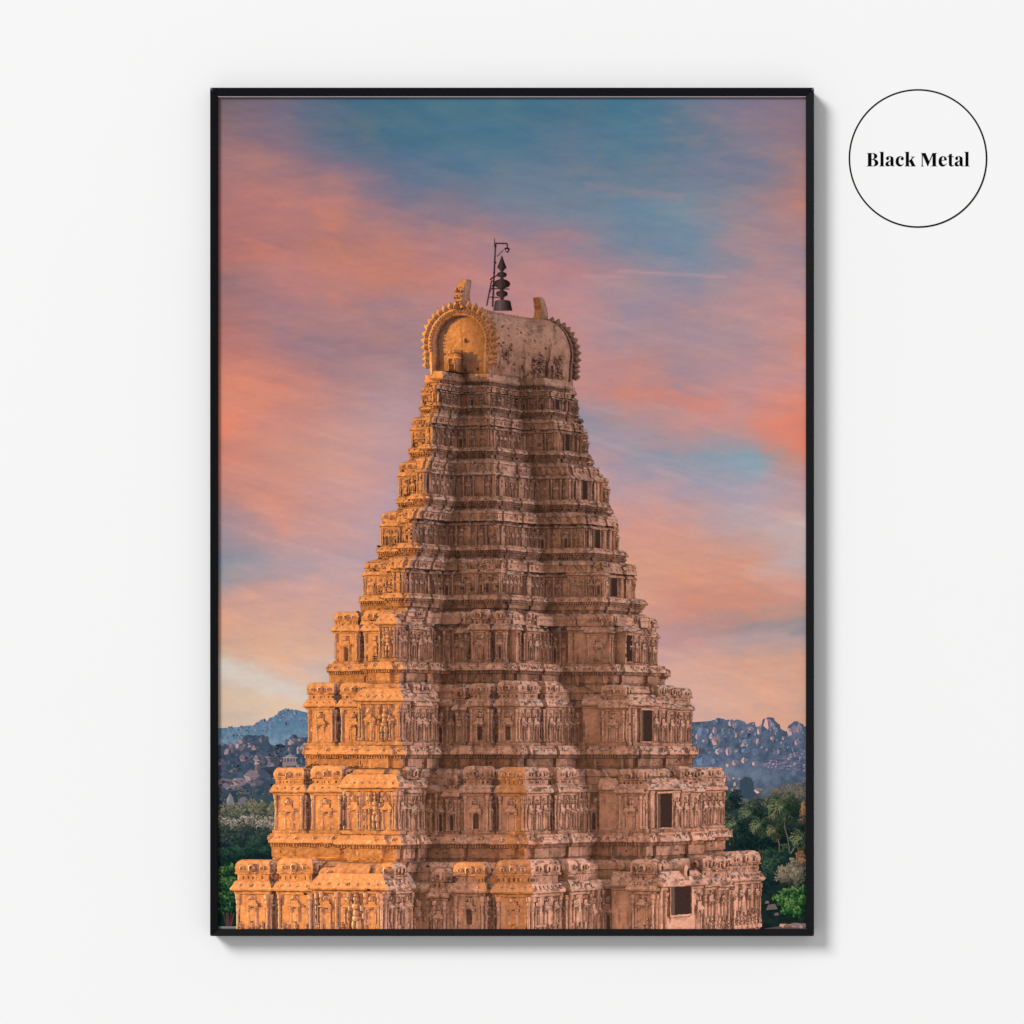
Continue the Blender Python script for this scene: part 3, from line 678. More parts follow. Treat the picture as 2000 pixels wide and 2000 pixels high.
def turret(path, B, H, k, front, tall=1.0, roof=True, figs=0, deco=True):
    """engaged pavilion standing on the storey: plinth, pillared wall, eave, neck, roof"""
    rv = random.uniform(.90, 1.10)
    t = lambda f: B + H * tall * (f if f < .66 else .66 + (f - .66) * rv)
    R = lambda o: offs(path, o)
    rings = [(R(3 * k), t(.10)), (R(3 * k), t(.135)), (R(.5 * k), t(.145)), (R(0), t(.15)), (R(0), t(.53)), (R(2 * k), t(.535)), (R(2.5 * k), t(.555)),
             (R(7 * k), t(.568)), (R(8 * k), t(.582)), (R(5 * k), t(.615)), (R(2 * k), t(.648)), (R(1 * k), t(.655))]
    sweep(rings, mats=[WALL] * 8 + [ROOF] * 3)
    if roof:
        rr = [(R(-1.5 * k), t(.655)), (R(-1.5 * k), t(.715)), (R(1.5 * k), t(.72)), (R(2 * k), t(.735)), (R(.5 * k), t(.742)), (R(1.5 * k), t(.775)), (R(.5 * k), t(.815)), (R(-2.5 * k), t(.843)), (R(-7 * k), t(.855))]
        sweep(rr, cap=True, mats=[WALL, WALL, WALL, WALL, WALL, ROOF, ROOF, ROOF])
    else:
        sweep([(R(1 * k), t(.655)), (R(-6 * k), t(.70))], cap=True)
    es = edges(path)
    for f in es:
        if not f.vis or f.L < 9 * k: continue
        w = f.L; pw = 5.0 * k
        if not deco: continue
        f.col(pw * .7, pw, t(.15), t(.535), 0, 4 * k); f.col(w - pw * .7, pw, t(.15), t(.535), 0, 4 * k)
        if w > 30 * k and not figs:
            n = max(1, int((w - 8 * k) / (30 * k)))
            for i in range(n):
                x = (w - 12 * k) / n * (i + .5) + 6 * k
                f.shrine(x, min(27 * k, (w - 14 * k) / n * .86), t(.15), H * tall * (.36), 0, k)
                if i: f.col((w - 12 * k) / n * i + 6 * k, 3.6 * k, t(.15), t(.535), 0, 3 * k)
        elif w > 16 * k and not figs:
            f.shrine(w / 2, w * .62, t(.15), H * tall * .37, 0, 1.35 * k)
        if figs and w > 14 * k:
            n = max(1, int(w / (17 * k)))
            for i in range(n): f.figure(w / n * (i + .5), t(.06) - H * .02, H * random.uniform(.2, .26), 0)
            for i in range(max(1, n // 2)):
                f.shrine(w / max(1, n // 2) * (i + .5), min(w * .6, 22 * k), t(.28), H * .26, 0, k)
        # eave kudus, neck holes, roof kudu
        n = max(1, int(w / (15 * k)))
        for i in range(n): f.disc(w / n * (i + .5), t(.615), 2.3 * k, 6 * k, inner=False)
        if roof:
            for i in range(max(1, int(w / (8 * k)))):
                x = w / max(1, int(w / (8 * k))) * (i + .5)
                f.rect(x - 1.1 * k, x + 1.1 * k, t(.67), t(.70), -.4 * k, HOLE if random.random() < .6 else PALE)
            if w > 14 * k:
                f.disc(w / 2, t(.775), 6.2 * k, 5.5 * k)
                if w > 40 * k: f.disc(w * .2, t(.775), 4 * k, 5 * k); f.disc(w * .8, t(.775), 4 * k, 5 * k)
            for i in range(max(2, int(w / (6 * k)))):
                if random.random() < .6: f.blob(random.uniform(0, w), t(.73), 2 * k, 1.6 * k, 4 * k, 2 * k)

def sub(f, a, b, o=0.0, back=26.0):
    p = lambda t, oo: f.p(f.L * t, oo, 0)[:2]
    return [p(a, o - back), p(a, o), p(b, o), p(b, o - back)]

def door(f, x, w, h0, h1, o, k):
    f.box(x - w / 2 - 2.5 * k, x - w / 2, h0, h1, o - 2, o + 3 * k); f.box(x + w / 2, x + w / 2 + 2.5 * k, h0, h1, o - 2, o + 3 * k)
    f.box(x - w / 2 - 3 * k, x + w / 2 + 3 * k, h1, h1 + 4 * k, o - 2, o + 4 * k)
    f.rect(x - w / 2, x + w / 2, h0, h1, o + 1.2, DOOR)
    f.rect(x - w / 2, x - w / 2 + w * .22, h0, h1, o + 1.9, SILL); f.rect(x - w / 2, x + w / 2, h0, h0 + 3 * k, o + 2.4, PALE)

def storey(i):
    CUR[0] = i
    hu, hv, B, _ = TS[i]; H = TS[i + 1][2] - B
    k = H / 177.0; kk = max(k, .52)
    P, N = PATHS[i], PATHS[i + 1]
    t = lambda f: B + H * f
    low = i <= 3
    FP = FINE[i]
    R = lambda o: offs(FP, o * kk)
    if i > 0:   # frieze, dentils and the rolled cornice this storey stands on
        sweep([(R(-17), t(-.16)), (R(-16), t(-.055)), (R(-14), t(-.05)), (R(-12), t(-.012)), (R(-2), t(-.010)), (R(0), t(0)), (R(-.6), t(.02)), (R(-3), t(.05)), (R(-8), t(.078)), (R(-8), t(.10)), (R(-18), t(.102))],
              mats=[WALL] * 5 + [ROOF] * 2 + [ROOF, WALL, WALL])
        dentils(FP, t(-.045), t(-.012), -12 * kk, 5.4 * max(kk, .8))
        if not low: dentils(FP, t(-.085), t(-.055), -15 * kk, 4.6)
        kudus(FP, t(.045), -3 * kk, 5.0 * kk, 32 * kk)
        for f in edges(offs(P, -16 * kk)): 
            if f.vis: holes(f, t(-.105), int(f.L / 40), 2.4, 1)
        for f in edges(offs(P, -2 * kk)):                   # broken lumps and weeds along the ledge
            if f.vis:
                for _ in range(int(f.L / 9)):
                    f.blob(random.uniform(0, f.L), t(random.uniform(.03, .085)), random.uniform(1, 3.2) * kk, random.uniform(.8, 2) * kk, -4 * kk, 3 * kk, ROOF)
    TO = (-11, -15, -14, -27, -18, -18, -11, -14, -12)[i]       # how far the pavilions stand back from the cornice edge (px)
    for f, xs_e in ((Face(P[0], P[1]), 0), (Face(P[9], P[10]), 1)):     # broken bits along the two outer corners
        for q in range(18):
            onc = q % 2; ins_ = 1.5 if onc else -TO + .5                   # on the cornice, or on the pavilion standing back from it
            x_ = ins_ + random.uniform(-1.8, 2.0) if not xs_e else f.L - ins_ + random.uniform(-2.0, 1.8)
            f.blob(x_, t(random.uniform(.005, .075) if onc else random.uniform(.14, .50)), random.uniform(1.6, 3.4) * kk, random.uniform(1.5, 4) * kk, -3 if onc else TO - 3, 4 * kk)
    body = .56 if low else .50
    wall_o = (TO - 19) / kk if low else (TO - 4) / kk
    # wall behind, then stepped roof courses climbing in to the next storey
    W_ = offs(FP, wall_o * kk)
    WB = offs(P, wall_o * kk + (3.5 if low else 2.6))
    rings = [(W_, t(.10)), (W_, t(body))]
    if low:
        A = lambda f, o: offs(mixp(i, f), o * kk)
        rings += [(A(.0, wall_o + 8), t(body + .005)), (A(.0, wall_o + 9), t(body + .03)), (A(.05, wall_o + 4), t(body + .09)), (A(.25, -24), t(body + .095)), (A(.3, -24), t(.74)), (A(.35, -20), t(.745)), (A(.4, -19), t(.79)), (A(.6, -19), t(.83)), (A(1, -17), t(.84)), (A(1, -17), t(.95))]
        mats = [WALL, WALL, WALL, ROOF, ROOF, WALL, WALL, WALL, ROOF, ROOF, WALL]
    else:
        A = lambda f, o: offs(mixp(i, f), o * kk)
        rings += [(A(0, wall_o + 9), t(body + .01)), (A(0, wall_o + 11), t(body + .03)), (A(.05, wall_o + 10), t(body + .05)), (A(.15, wall_o + 5), t(body + .09)), (A(.25, -18), t(body + .10)), (A(.3, -17), t(body + .18)),
                  (A(.4, -14), t(body + .24)), (A(.45, -9), t(body + .25)), (A(.5, -9), t(body + .29)), (A(.7, -14), t(body + .33)), (A(1, -17), t(.86)), (A(1, -17), t(.95))]
        mats = [WALL, WALL, WALL, ROOF, ROOF, WALL, WALL, WALL, WALL, ROOF, ROOF, ROOF, WALL]
    sweep(rings, mats=mats)
    E = edges(P)
    if low:
        o = TO
        figs = 1 if i == 0 else 0
        F0, F2, F3, F4, F5, F6, F7, F9 = E[0], E[2], E[3], E[4], E[5], E[6], E[7], E[9]
        ins = 10 * kk
        # far left wing
        turret(sub(F0, .03, .34, o), B, H, k, F0, figs=figs); turret(sub(F0, .42, .74, o), B, H, k, F0, 1.0, figs=figs); turret(sub(F0, .80, .98, o - 4), B, H, k, F0, .94)
        # the tall porch on the narrow side, with its shaded flank
        pb = offs([P[1], P[2], P[3], P[4]], TO)
        turret(pb, B, H, k, F2, 1.10 if i else 1.06, roof=False, figs=figs)
        f = Face(pb[1], pb[2])
        f.figure(f.L * .62, t(.16), H * .40, 3 * k)
        for x in (.1, .32, .5, .74, .93): f.col(f.L * x, 4.6 * k, t(.165), t(.58), 0, 5 * k)
        f = Face(pb[2], pb[3])
        turret(sub(f, .30, .72, 3), B, H, k, f, 1.0, figs=figs)
        # near wing of the narrow side
        turret(sub(F4, .30, .56, o), B, H, k, F4, figs=figs); turret(sub(F4, .10, .22, o - 8), B, H, k, F4, .92)
        # turret wrapped round the near corner
        c1 = F4.p(F4.L * .66, o, 0)[:2]; c0 = F4.p(F4.L * .66, o - 26, 0)[:2]
        c3 = F5.p(F5.L * .40, o, 0)[:2]; c4 = F5.p(F5.L * .40, o - 26, 0)[:2]; cc = (P[5][0] - o, P[5][1] - o)
        turret([c0, c1, cc, c3, c4], B, H, k, F4, figs=figs)
        turret(sub(F5, .52, .80, o), B, H, k, F5, figs=figs)
        # long side porch: shaded flank, then the door
        turret(sub(F6, .36, .80, o + 2), B, H, k, F6, .98, figs=figs)
        F6.shrine(F6.L * .18, 22 * k, t(.15), H * .32, TO - 18, k)
        pb = offs([P[6], P[7], P[8], P[9]], TO - 2)
        f = Face(pb[1], pb[2])
        turret([pb[0], pb[1], f.p(f.L * .58, 0, 0)[:2], f.p(f.L * .58, -40, 0)[:2]], B, H, k, f, 1.04, roof=False, deco=False)
        door(f, f.L * (.24, .28, .31, .40)[i], f.L * (.29, .25, .23, .24)[i], t((.31, .14, .14, .14)[i]), t((.60, .55, .535, .535)[i]), 3 * k, k)
        f.col(f.L * .05, 6 * k, t(.15), t(.54), 0, 5 * k); f.shrine(f.L * .52, f.L * .10, t(.15), H * .37, 0, k)
        for x in (.2, .34, .48): f.disc(f.L * x, t(.635), 4.5 * k, 4 * k)
        if figs: f.disc(f.L * .34, t(.70), 11 * k, 2 * k, tall=1.4)
        turret(sub(f, .60, .78, -2), B, H, k, f, 1.0, figs=figs); turret(sub(f, .80, .99, -5), B, H, k, f, .98, figs=figs)
        turret(sub(F9, .56, .97, o), B, H, k, F9, figs=figs)
        for f in edges(WB):                                  # the wall between the pavilions is carved too
            if not f.vis: continue
            holes(f, t(.42), int(f.L / 45), 2.2, H * .12)
            n = max(1, round(f.L / (27 * k)))
            for q in range(n):
                w = f.L / n
                f.shrine(w * (q + .5), w * .60, t(.12), H * .40, 0, k)
                f.col(w * q + 3 * k, 4.6 * k, t(.10), t(body), 0, 4.5 * k)
    else:
        for j, f in enumerate(edges(WB)):
            if not f.vis: continue
            hb, ht = t(.105), t(body)
            n = max(1, round(f.L / (34 * kk + 4)))
            if j == 7:
                door(f, f.L * .40, f.L * .21, hb + 1, t(body + .01), 0, kk)
                for x in (.05, .20, .60, .78, .95): f.col(f.L * x, 7 * kk, hb, ht, 0, 6 * kk)
            else:
                for q in range(n):
                    w = f.L / n
                    if random.random() < .92: f.shrine(w * (q + .5), w * .56, hb, (ht - hb) * .9, 0, kk)
                    if q and random.random() < .85: f.col(w * q, 4.4 * kk, hb, ht, 0, 4.2 * kk)
                f.col(4 * kk, 7 * kk, hb, ht, 0, 5 * kk); f.col(f.L - 4 * kk, 7 * kk, hb, ht, 0, 5 * kk)
            holes(f, t(.3), int(f.L / 45), 2.0, H * .15)
        for f in edges(offs(mixp(i, .3), -13 * kk)):
            if f.vis: holes(f, t(body + .2), int(f.L / 70), 2.2, 3)
        for f in edges(offs(mixp(i, .45), -9 * kk)):
            if f.vis:
                for _ in range(int(f.L / 8)):
                    f.blob(random.uniform(0, f.L), t(body + random.uniform(.26, .33)), random.uniform(1, 3) * kk, random.uniform(.8, 1.8) * kk, 0, 2 * kk, ROOF)
        kudus(mixp(i, .33), t(body + .17), -15 * kk, 5.4 * kk, 30 * kk)
        for f in edges(offs(mixp(i, .36), -15 * kk)):
            if f.vis:
                for _ in range(int(f.L / 11)): f.blob(random.uniform(0, f.L), t(body + random.uniform(.12, .24)), random.uniform(2, 5) * kk, random.uniform(1.5, 3.5) * kk, -1, 4 * kk, ROOF if random.random() < .4 else WALL)
        # free-standing little pavilions at the outer corners
        o = TO + 1
        f = E[0]; turret(sub(f, .04, .42 if i < 6 else .5, o), B, H * .92, k, f)
        f = E[9]; turret(sub(f, .5, .97, o), B, H * .86, k, f)
        if i in (4,):
            f = E[4]; c1 = f.p(f.L * .55, o, 0)[:2]; c0 = f.p(f.L * .55, o - 26, 0)[:2]; g = E[5]
            c3 = g.p(g.L * .55, o, 0)[:2]; c4 = g.p(g.L * .55, o - 26, 0)[:2]
            turret([c0, c1, (P[5][0] - o, P[5][1] - o), c3, c4], B, H * .95, k, f)
            turret(sub(f, .2, .46, o), B, H * .95, k, f); turret(sub(E[6], .3, .6, o), B, H * .95, k, f); turret(sub(E[6], .62, .95, o), B, H * .95, k, f)
for i in range(9): storey(i)

# crowning cornice and vault
VAULT = 9
CUR[0] = VAULT
hu9, hv9, H9, _ = TS[9]
P9 = PATHS[9]
k9 = .55
R9 = lambda o: offs(P9, o * k9)
sweep([(R9(-17), H9 - 12), (R9(-15), H9 - 4), (R9(-3), H9 - 3), (R9(0), H9), (R9(-2), H9 + 3), (R9(-8), H9 + 9), (R9(-9), H9 + 13), (R9(-22), H9 + 14), (R9(-60), H9 + 15)], mats=[WALL, WALL, WALL, ROOF, WALL, ROOF, ROOF, ROOF])
dentils(P9, H9 - 8, H9 - 3, -14 * k9, 4.6)
HC = (HOR - 668) * (DIST - 190) / DIST; RV = 67.0; UF, UB = -198.0, 216.0
HB = H9 + 14
def arch(r, extra=0.0):
    """horseshoe outline in (v,h) from the left foot over the top to the right foot"""
    pts = [(r * .93, HB)]
    for a in np.linspace(-.28, math.pi + .28, 23): pts.append((r * math.cos(a), HC + r * 1.0 * math.sin(a)))
    pts.append((-r * .93, HB))
    return pts
def ring_wall(pa, ua, pb, ub, m=WALL):
    for i in range(len(pa) - 1):
        quad((ua, *pa[i]), (ua, *pa[i + 1]), (ub, *pb[i + 1]), (ub, *pb[i]), m)
a_out, a_in, a_mid = arch(RV), arch(53), arch(60)
def swell(q, k_): return [(v, HC + (h - HC) * k_ if h > HC else h) for v, h in arch(q)]
_us = np.linspace(UF + 6, UB - 4, 9)
_sg = [1.15 - .075 * math.sin(math.pi * min(1, max(0, k_ / 8))) for k_ in range(9)]
for k_, (a_, b_) in enumerate(zip(_us[:-1], _us[1:])): ring_wall(swell(RV - 2, _sg[k_]), a_, swell(RV - 2, _sg[k_ + 1]), b_, PALE)          # barrel
ring_wall(a_out, UF, a_mid, UF - 5); ring_wall(a_mid, UF - 5, a_in, UF - 1)
ring_wall(a_in, UF - 1, a_in, UF + 11)                             # reveal
ring_wall(a_out, UF, a_out, UF + 10)
for p_, p2 in zip(a_in[:12], a_in[::-1][:12]): pass
n_ = len(a_in)
for i in range(n_ // 2):
    A, B_, C_, D_ = a_in[i], a_in[i + 1], a_in[n_ - 2 - i], a_in[n_ - 1 - i]
    quad((UF + 10, *A), (UF + 10, *B_), (UF + 10, *C_), (UF + 10, *D_), WALL)     # tympanum
ring_wall(swell(RV + 1, 1.1), UB - 12, swell(RV + 1, 1.1), UB)
def petals(u, r, thick, n=26):
    for i in range(n):
        a = -.62 + (math.pi + 1.24) * i / (n - 1)
        if a < -.3 or a > math.pi + .3:
            hh = HC + r * math.sin(-.3) - (abs(a - math.pi / 2) - math.pi / 2 - .3) * r; vv = r * .955 * (1 if a < 1 else -1); dv, dh = (1 if a < 1 else -1), 0
        else:
            vv, hh = r * math.cos(a), HC + r * math.sin(a); dv, dh = math.cos(a), math.sin(a)
        tv, th = -dh, dv; w = 7.8
        base1, base2 = (vv + tv * w * .45 - dv * 1, hh + th * w * .45 - dh * 1), (vv - tv * w * .45 - dv * 1, hh - th * w * .45 - dh * 1)
        m1, m2 = (vv + tv * w + dv * 6, hh + th * w + dh * 6), (vv - tv * w + dv * 6, hh - th * w + dh * 6)
        tip = (vv + dv * 16, hh + dh * 16); mid = (vv + dv * 6, hh + dh * 6)
        for A, B2, C2 in ((base1, m1, mid), (m1, tip, mid), (tip, m2, mid), (m2, base2, mid), (base2, base1, mid)):
            quad((u, *A), (u, *B2), (u - thick, *C2), (u - thick, *C2))
petals(UF - 1, RV, 5); petals(UB, RV, 5)
for i in range(34):                                               # rosettes on the arch band
    a = -.25 + (math.pi + .5) * i / 33; r = 60
    f = Face((UF - 3, 100), (UF - 3, -100))
    f.disc(100 - r * math.cos(a), HC + r * math.sin(a), 2.9, 2.6)
f = Face((UF - 17, 17), (UF - 17, 1))                              # niche in front of the tympanum
f.box(0, 16, HB - 6, HB + 30, -60, 0); f.box(-3, 19, HB + 30, HB + 34, -60, 3); f.box(1, 15, HB + 34, HB + 40, -60, -1)
f.blob(3, HB + 42, 5, 4, -3, 5, ROOF); f.blob(12, HB + 42, 5, 4, -3, 5, ROOF)
f.col(2, 3, HB - 5, HB + 30, 0, 3); f.col(14, 3, HB - 5, HB + 30, 0, 3); f.rect(5, 11, HB - 2, HB + 20, 1, HOLE)
g = Face((UF - 17, 1), (UF + 40, 1))
for x in (8, 20, 32): g.blob(x, HB + 43, 6, 4, -6, 7, ROOF)
ft = Face((UF + 8.5, 60), (UF + 8.5, -60))
ft.rect(66, 71, HC + 0, HC + 8, 1, HOLE); ft.rect(66, 70, HB + 6, HB + 11, 1, HOLE); ft.rect(92, 96, HB + 8, HB + 13, 1, HOLE); ft.rect(14, 17, HB + 5, HB + 9, 1, HOLE)
fr = Face((-200, -RV + 2), (220, -RV + 2))                         # ornaments on the long flank of the vault
fr.disc(292, HB + 26, 12, 3, tall=1.5); fr.rect(284, 300, HB + 2, HB + 22, 2, PALE); fr.rect(288, 296, HB + 6, HB + 30, 6, HOLE)
fr.col(280, 5, HB, HB + 24, 2, 4); fr.col(304, 5, HB, HB + 24, 2, 4)
for x, hh in ((80, 38), (225, 34), (255, 40), (335, 44), (345, 34), (90, 52), (245, 22), (352, 22)):
    for _ in range(9): fr.blob(x + random.uniform(-14, 14), HB + hh + random.uniform(-16, 14), random.uniform(3, 7), random.uniform(2, 4), -1, random.uniform(3, 6), ROOF if random.random() < .5 else WALL)
for x in (30, 110, 150, 190, 210, 330): fr.rect(x, x + 6, HB + random.uniform(4, 20), HB + random.uniform(22, 26), 3, HOLE) if x in (150,) else fr.rect(x, x + 5, HB + 12, HB + 17, 3, HOLE)
for _ in range(60): fr.blob(random.uniform(40, 400), HB + random.uniform(2, 80), random.uniform(2, 9), random.uniform(1, 3), -14, random.uniform(12, 17), PALE)

def horn(uc, sgn, q=1.0):
    o = [(-20, -14), (-10, -3), (0, 8), (5, 22), (-4, 46), (4, 47), (16, 45), (26, 36), (33, 24), (38, 18), (37, 8), (30, 0), (24, -14)]
    O = [(uc + sgn * a * q, HC + RV + 4 + b * q) for a, b in o]
    n = len(O); cu, ch = uc + sgn * 14 * q, HC + RV + 4 + 14 * q
    for vs in (-7, 7):
        for i in range(n): quad((O[i][0], vs, O[i][1]), (O[(i + 1) % n][0], vs, O[(i + 1) % n][1]), (cu, vs, ch), (cu, vs, ch), WALL)
    for i in range(n):
        a, b = O[i], O[(i + 1) % n]; quad((a[0], 7, a[1]), (b[0], 7, b[1]), (b[0], -7, b[1]), (a[0], -7, a[1]), WALL)
horn(UF + 34, -1, 1.12); horn(UB - 30, 1, .98)
fh = Face((UF - 6, 14), (UF - 6, -14))
for _ in range(22): fh.blob(14 + random.uniform(-9, 9), HC + RV + random.uniform(0, 40), random.uniform(2, 5), random.uniform(2, 4.5), -4, random.uniform(4, 9))
for u_ in np.linspace(-150, 190, 26):                              # birds and tufts along the ridge
    if random.random() < .45:
        quad((u_, -6, HC + RV - 4), (u_ + 6, -6, HC + RV - 4), (u_ + 5, -5, HC + RV + random.uniform(1, 6)), (u_ + 1, -5, HC + RV + random.uniform(0, 5)), HOLE)

# ------------------------------------------------------------------ work out the inks of the printed tower
PAINT = np.array(Q, np.float64); KIND = np.array(QM); OBJ = np.array(QO)
def refine(V, K, O, size=4.3):
    oV, oK, oO = [], [], []
    sx, sy, _ = project(V)
    e = lambda a, b: np.hypot(sx[:, a] - sx[:, b], sy[:, a] - sy[:, b])
    nu = np.clip(np.ceil(np.maximum(e(0, 1), e(3, 2)) / size), 1, 200).astype(int)
    nv = np.clip(np.ceil(np.maximum(e(1, 2), e(0, 3)) / size), 1, 200).astype(int)
    onpage = (sy.min(1) < y1 + 4)
    for key in sorted(set(zip(nu[onpage].tolist(), nv[onpage].tolist()))):
        idx = np.where((nu == key[0]) & (nv == key[1]) & onpage)[0]
        A = V[idx]; a, b = key
        for i in range(a):
            for j in range(b):
                u0, u1, v0, v1 = i / a, (i + 1) / a, j / b, (j + 1) / b
                bl = lambda u, v: (A[:, 0] * (1 - u) * (1 - v) + A[:, 1] * u * (1 - v) + A[:, 2] * u * v + A[:, 3] * (1 - u) * v)
                oV.append(np.stack([bl(u0, v0), bl(u1, v0), bl(u1, v1), bl(u0, v1)], 1)); oK.append(K[idx]); oO.append(O[idx])
    return np.concatenate(oV), np.concatenate(oK), np.concatenate(oO)
V3, K3, O3 = refine(PAINT, KIND, OBJ)
_p = V3.reshape(-1, 3)
_w = np.stack([vnoise(_p[:, 0] * .13 + _p[:, 2] * .21 + k_ * 17, _p[:, 1] * .15 + _p[:, 2] * .12, 50 + k_) + .6 * vnoise(_p[:, 0] * .33 + _p[:, 2] * .4, _p[:, 1] * .35 - _p[:, 2] * .37, 60 + k_) for k_ in range(3)], 1) - .8
V3 = (_p + _w * np.array([1.1, 1.1, 1.5])).reshape(-1, 4, 3)      # chipped, settled masonry
cen = V3.mean(1)
nrm = np.cross(V3[:, 2] - V3[:, 0], V3[:, 3] - V3[:, 1]); ln = np.linalg.norm(nrm, axis=1); ok = ln > 1e-6
V3, K3, O3, cen, nrm = V3[ok], K3[ok], O3[ok], cen[ok], nrm[ok] / ln[ok][:, None]
cam = np.array([-SA, -CA, 0.0]) * DIST                               # viewer, in (u,v,h)
view = cam[None] - cen; view /= np.linalg.norm(view, axis=1)[:, None]
fl = (nrm * view).sum(1) < 0; nrm[fl] *= -1
facing = (nrm * view).sum(1)
el = math.radians(10); az = math.radians(37)
SUN = np.array([-math.sin(az) * math.cos(el), math.cos(az) * math.cos(el), math.sin(el)])
n3 = len(V3)
tree = BVHTree.FromPolygons([tuple(p) for p in V3.reshape(-1, 3)], [(4 * i, 4 * i + 1, 4 * i + 2, 4 * i + 3) for i in range(n3)], all_triangles=False, epsilon=0.0)
vis = np.zeros(n3, bool); lit = np.zeros(n3); ao = np.full(n3, .4); bounce = np.zeros(n3)
org = cen + nrm * .35
sx, sy, sz = project(V3)
sv = Vector(SUN)
ndl = (nrm * SUN).sum(1)
for i in range(n3):
    o = Vector(org[i])
    h = tree.ray_cast(o, Vector(view[i]), 1500)
    vis[i] = h[0] is None
    if ndl[i] > .02:
        if tree.ray_cast(o, sv, 1200)[0] is None: lit[i] = 1
DIRS = []
for j in range(15):
    z = (j + .5) / 15; r = math.sqrt(1 - z * z); a = j * 2.399963
    DIRS.append((r * math.cos(a), r * math.sin(a), z))
DIRS = np.array(DIRS)
up = np.where(np.abs(nrm[:, 2:3]) > .8, np.array([[1., 0, 0]]), np.array([[0, 0, 1.]]))
tx = np.cross(up, nrm); tx /= np.linalg.norm(tx, axis=1)[:, None]; ty = np.cross(nrm, tx)
for i in np.where(vis)[0]:
    o = Vector(org[i]); s_ = 0.0; w = 0.0; b = 0.0
    rot = random.uniform(0, 6.28); c_, q_ = math.cos(rot), math.sin(rot)
    for d in DIRS:
        dd = tx[i] * (d[0] * c_ - d[1] * q_) + ty[i] * (d[0] * q_ + d[1] * c_) + nrm[i] * d[2]
        h = tree.ray_cast(o, Vector(dd), 120)
        w += d[2]
        if h[0] is None: s_ += d[2]
        else:
            s_ += d[2] * min(1, h[3] / 120) * .80
            if lit[h[2]]: b += d[2]
    ao[i] = s_ / w; bounce[i] = b / w

def smooth(q, size=6.5, keep=.25):
    """even out the sampling noise between neighbouring faces of like direction"""
    ids = np.where(vis)[0]; dom = np.argmax(np.abs(nrm[ids]), 1) * 2 + (nrm[ids, np.argmax(np.abs(nrm[ids]), 1)] > 0)
    acc = np.zeros(len(ids)); n = 0
    for sh in (0, .33, .66):
        key = np.floor(cen[ids] / size + sh).astype(np.int64)
        k_ = ((key[:, 0] + 2000) * 4096 + key[:, 1] + 2000) * 4096 * 8 + (key[:, 2] + 2000) * 8 + dom
        _, inv = np.unique(k_, return_inverse=True)
        acc += np.bincount(inv, q[ids])[inv] / np.bincount(inv)[inv]; n += 1
    out = q.copy(); out[ids] = q[ids] * keep + acc / n * (1 - keep)
    return out
ao = smooth(ao); bounce = smooth(bounce, 9, .1); lit_s = smooth(lit, 4.5, .55)

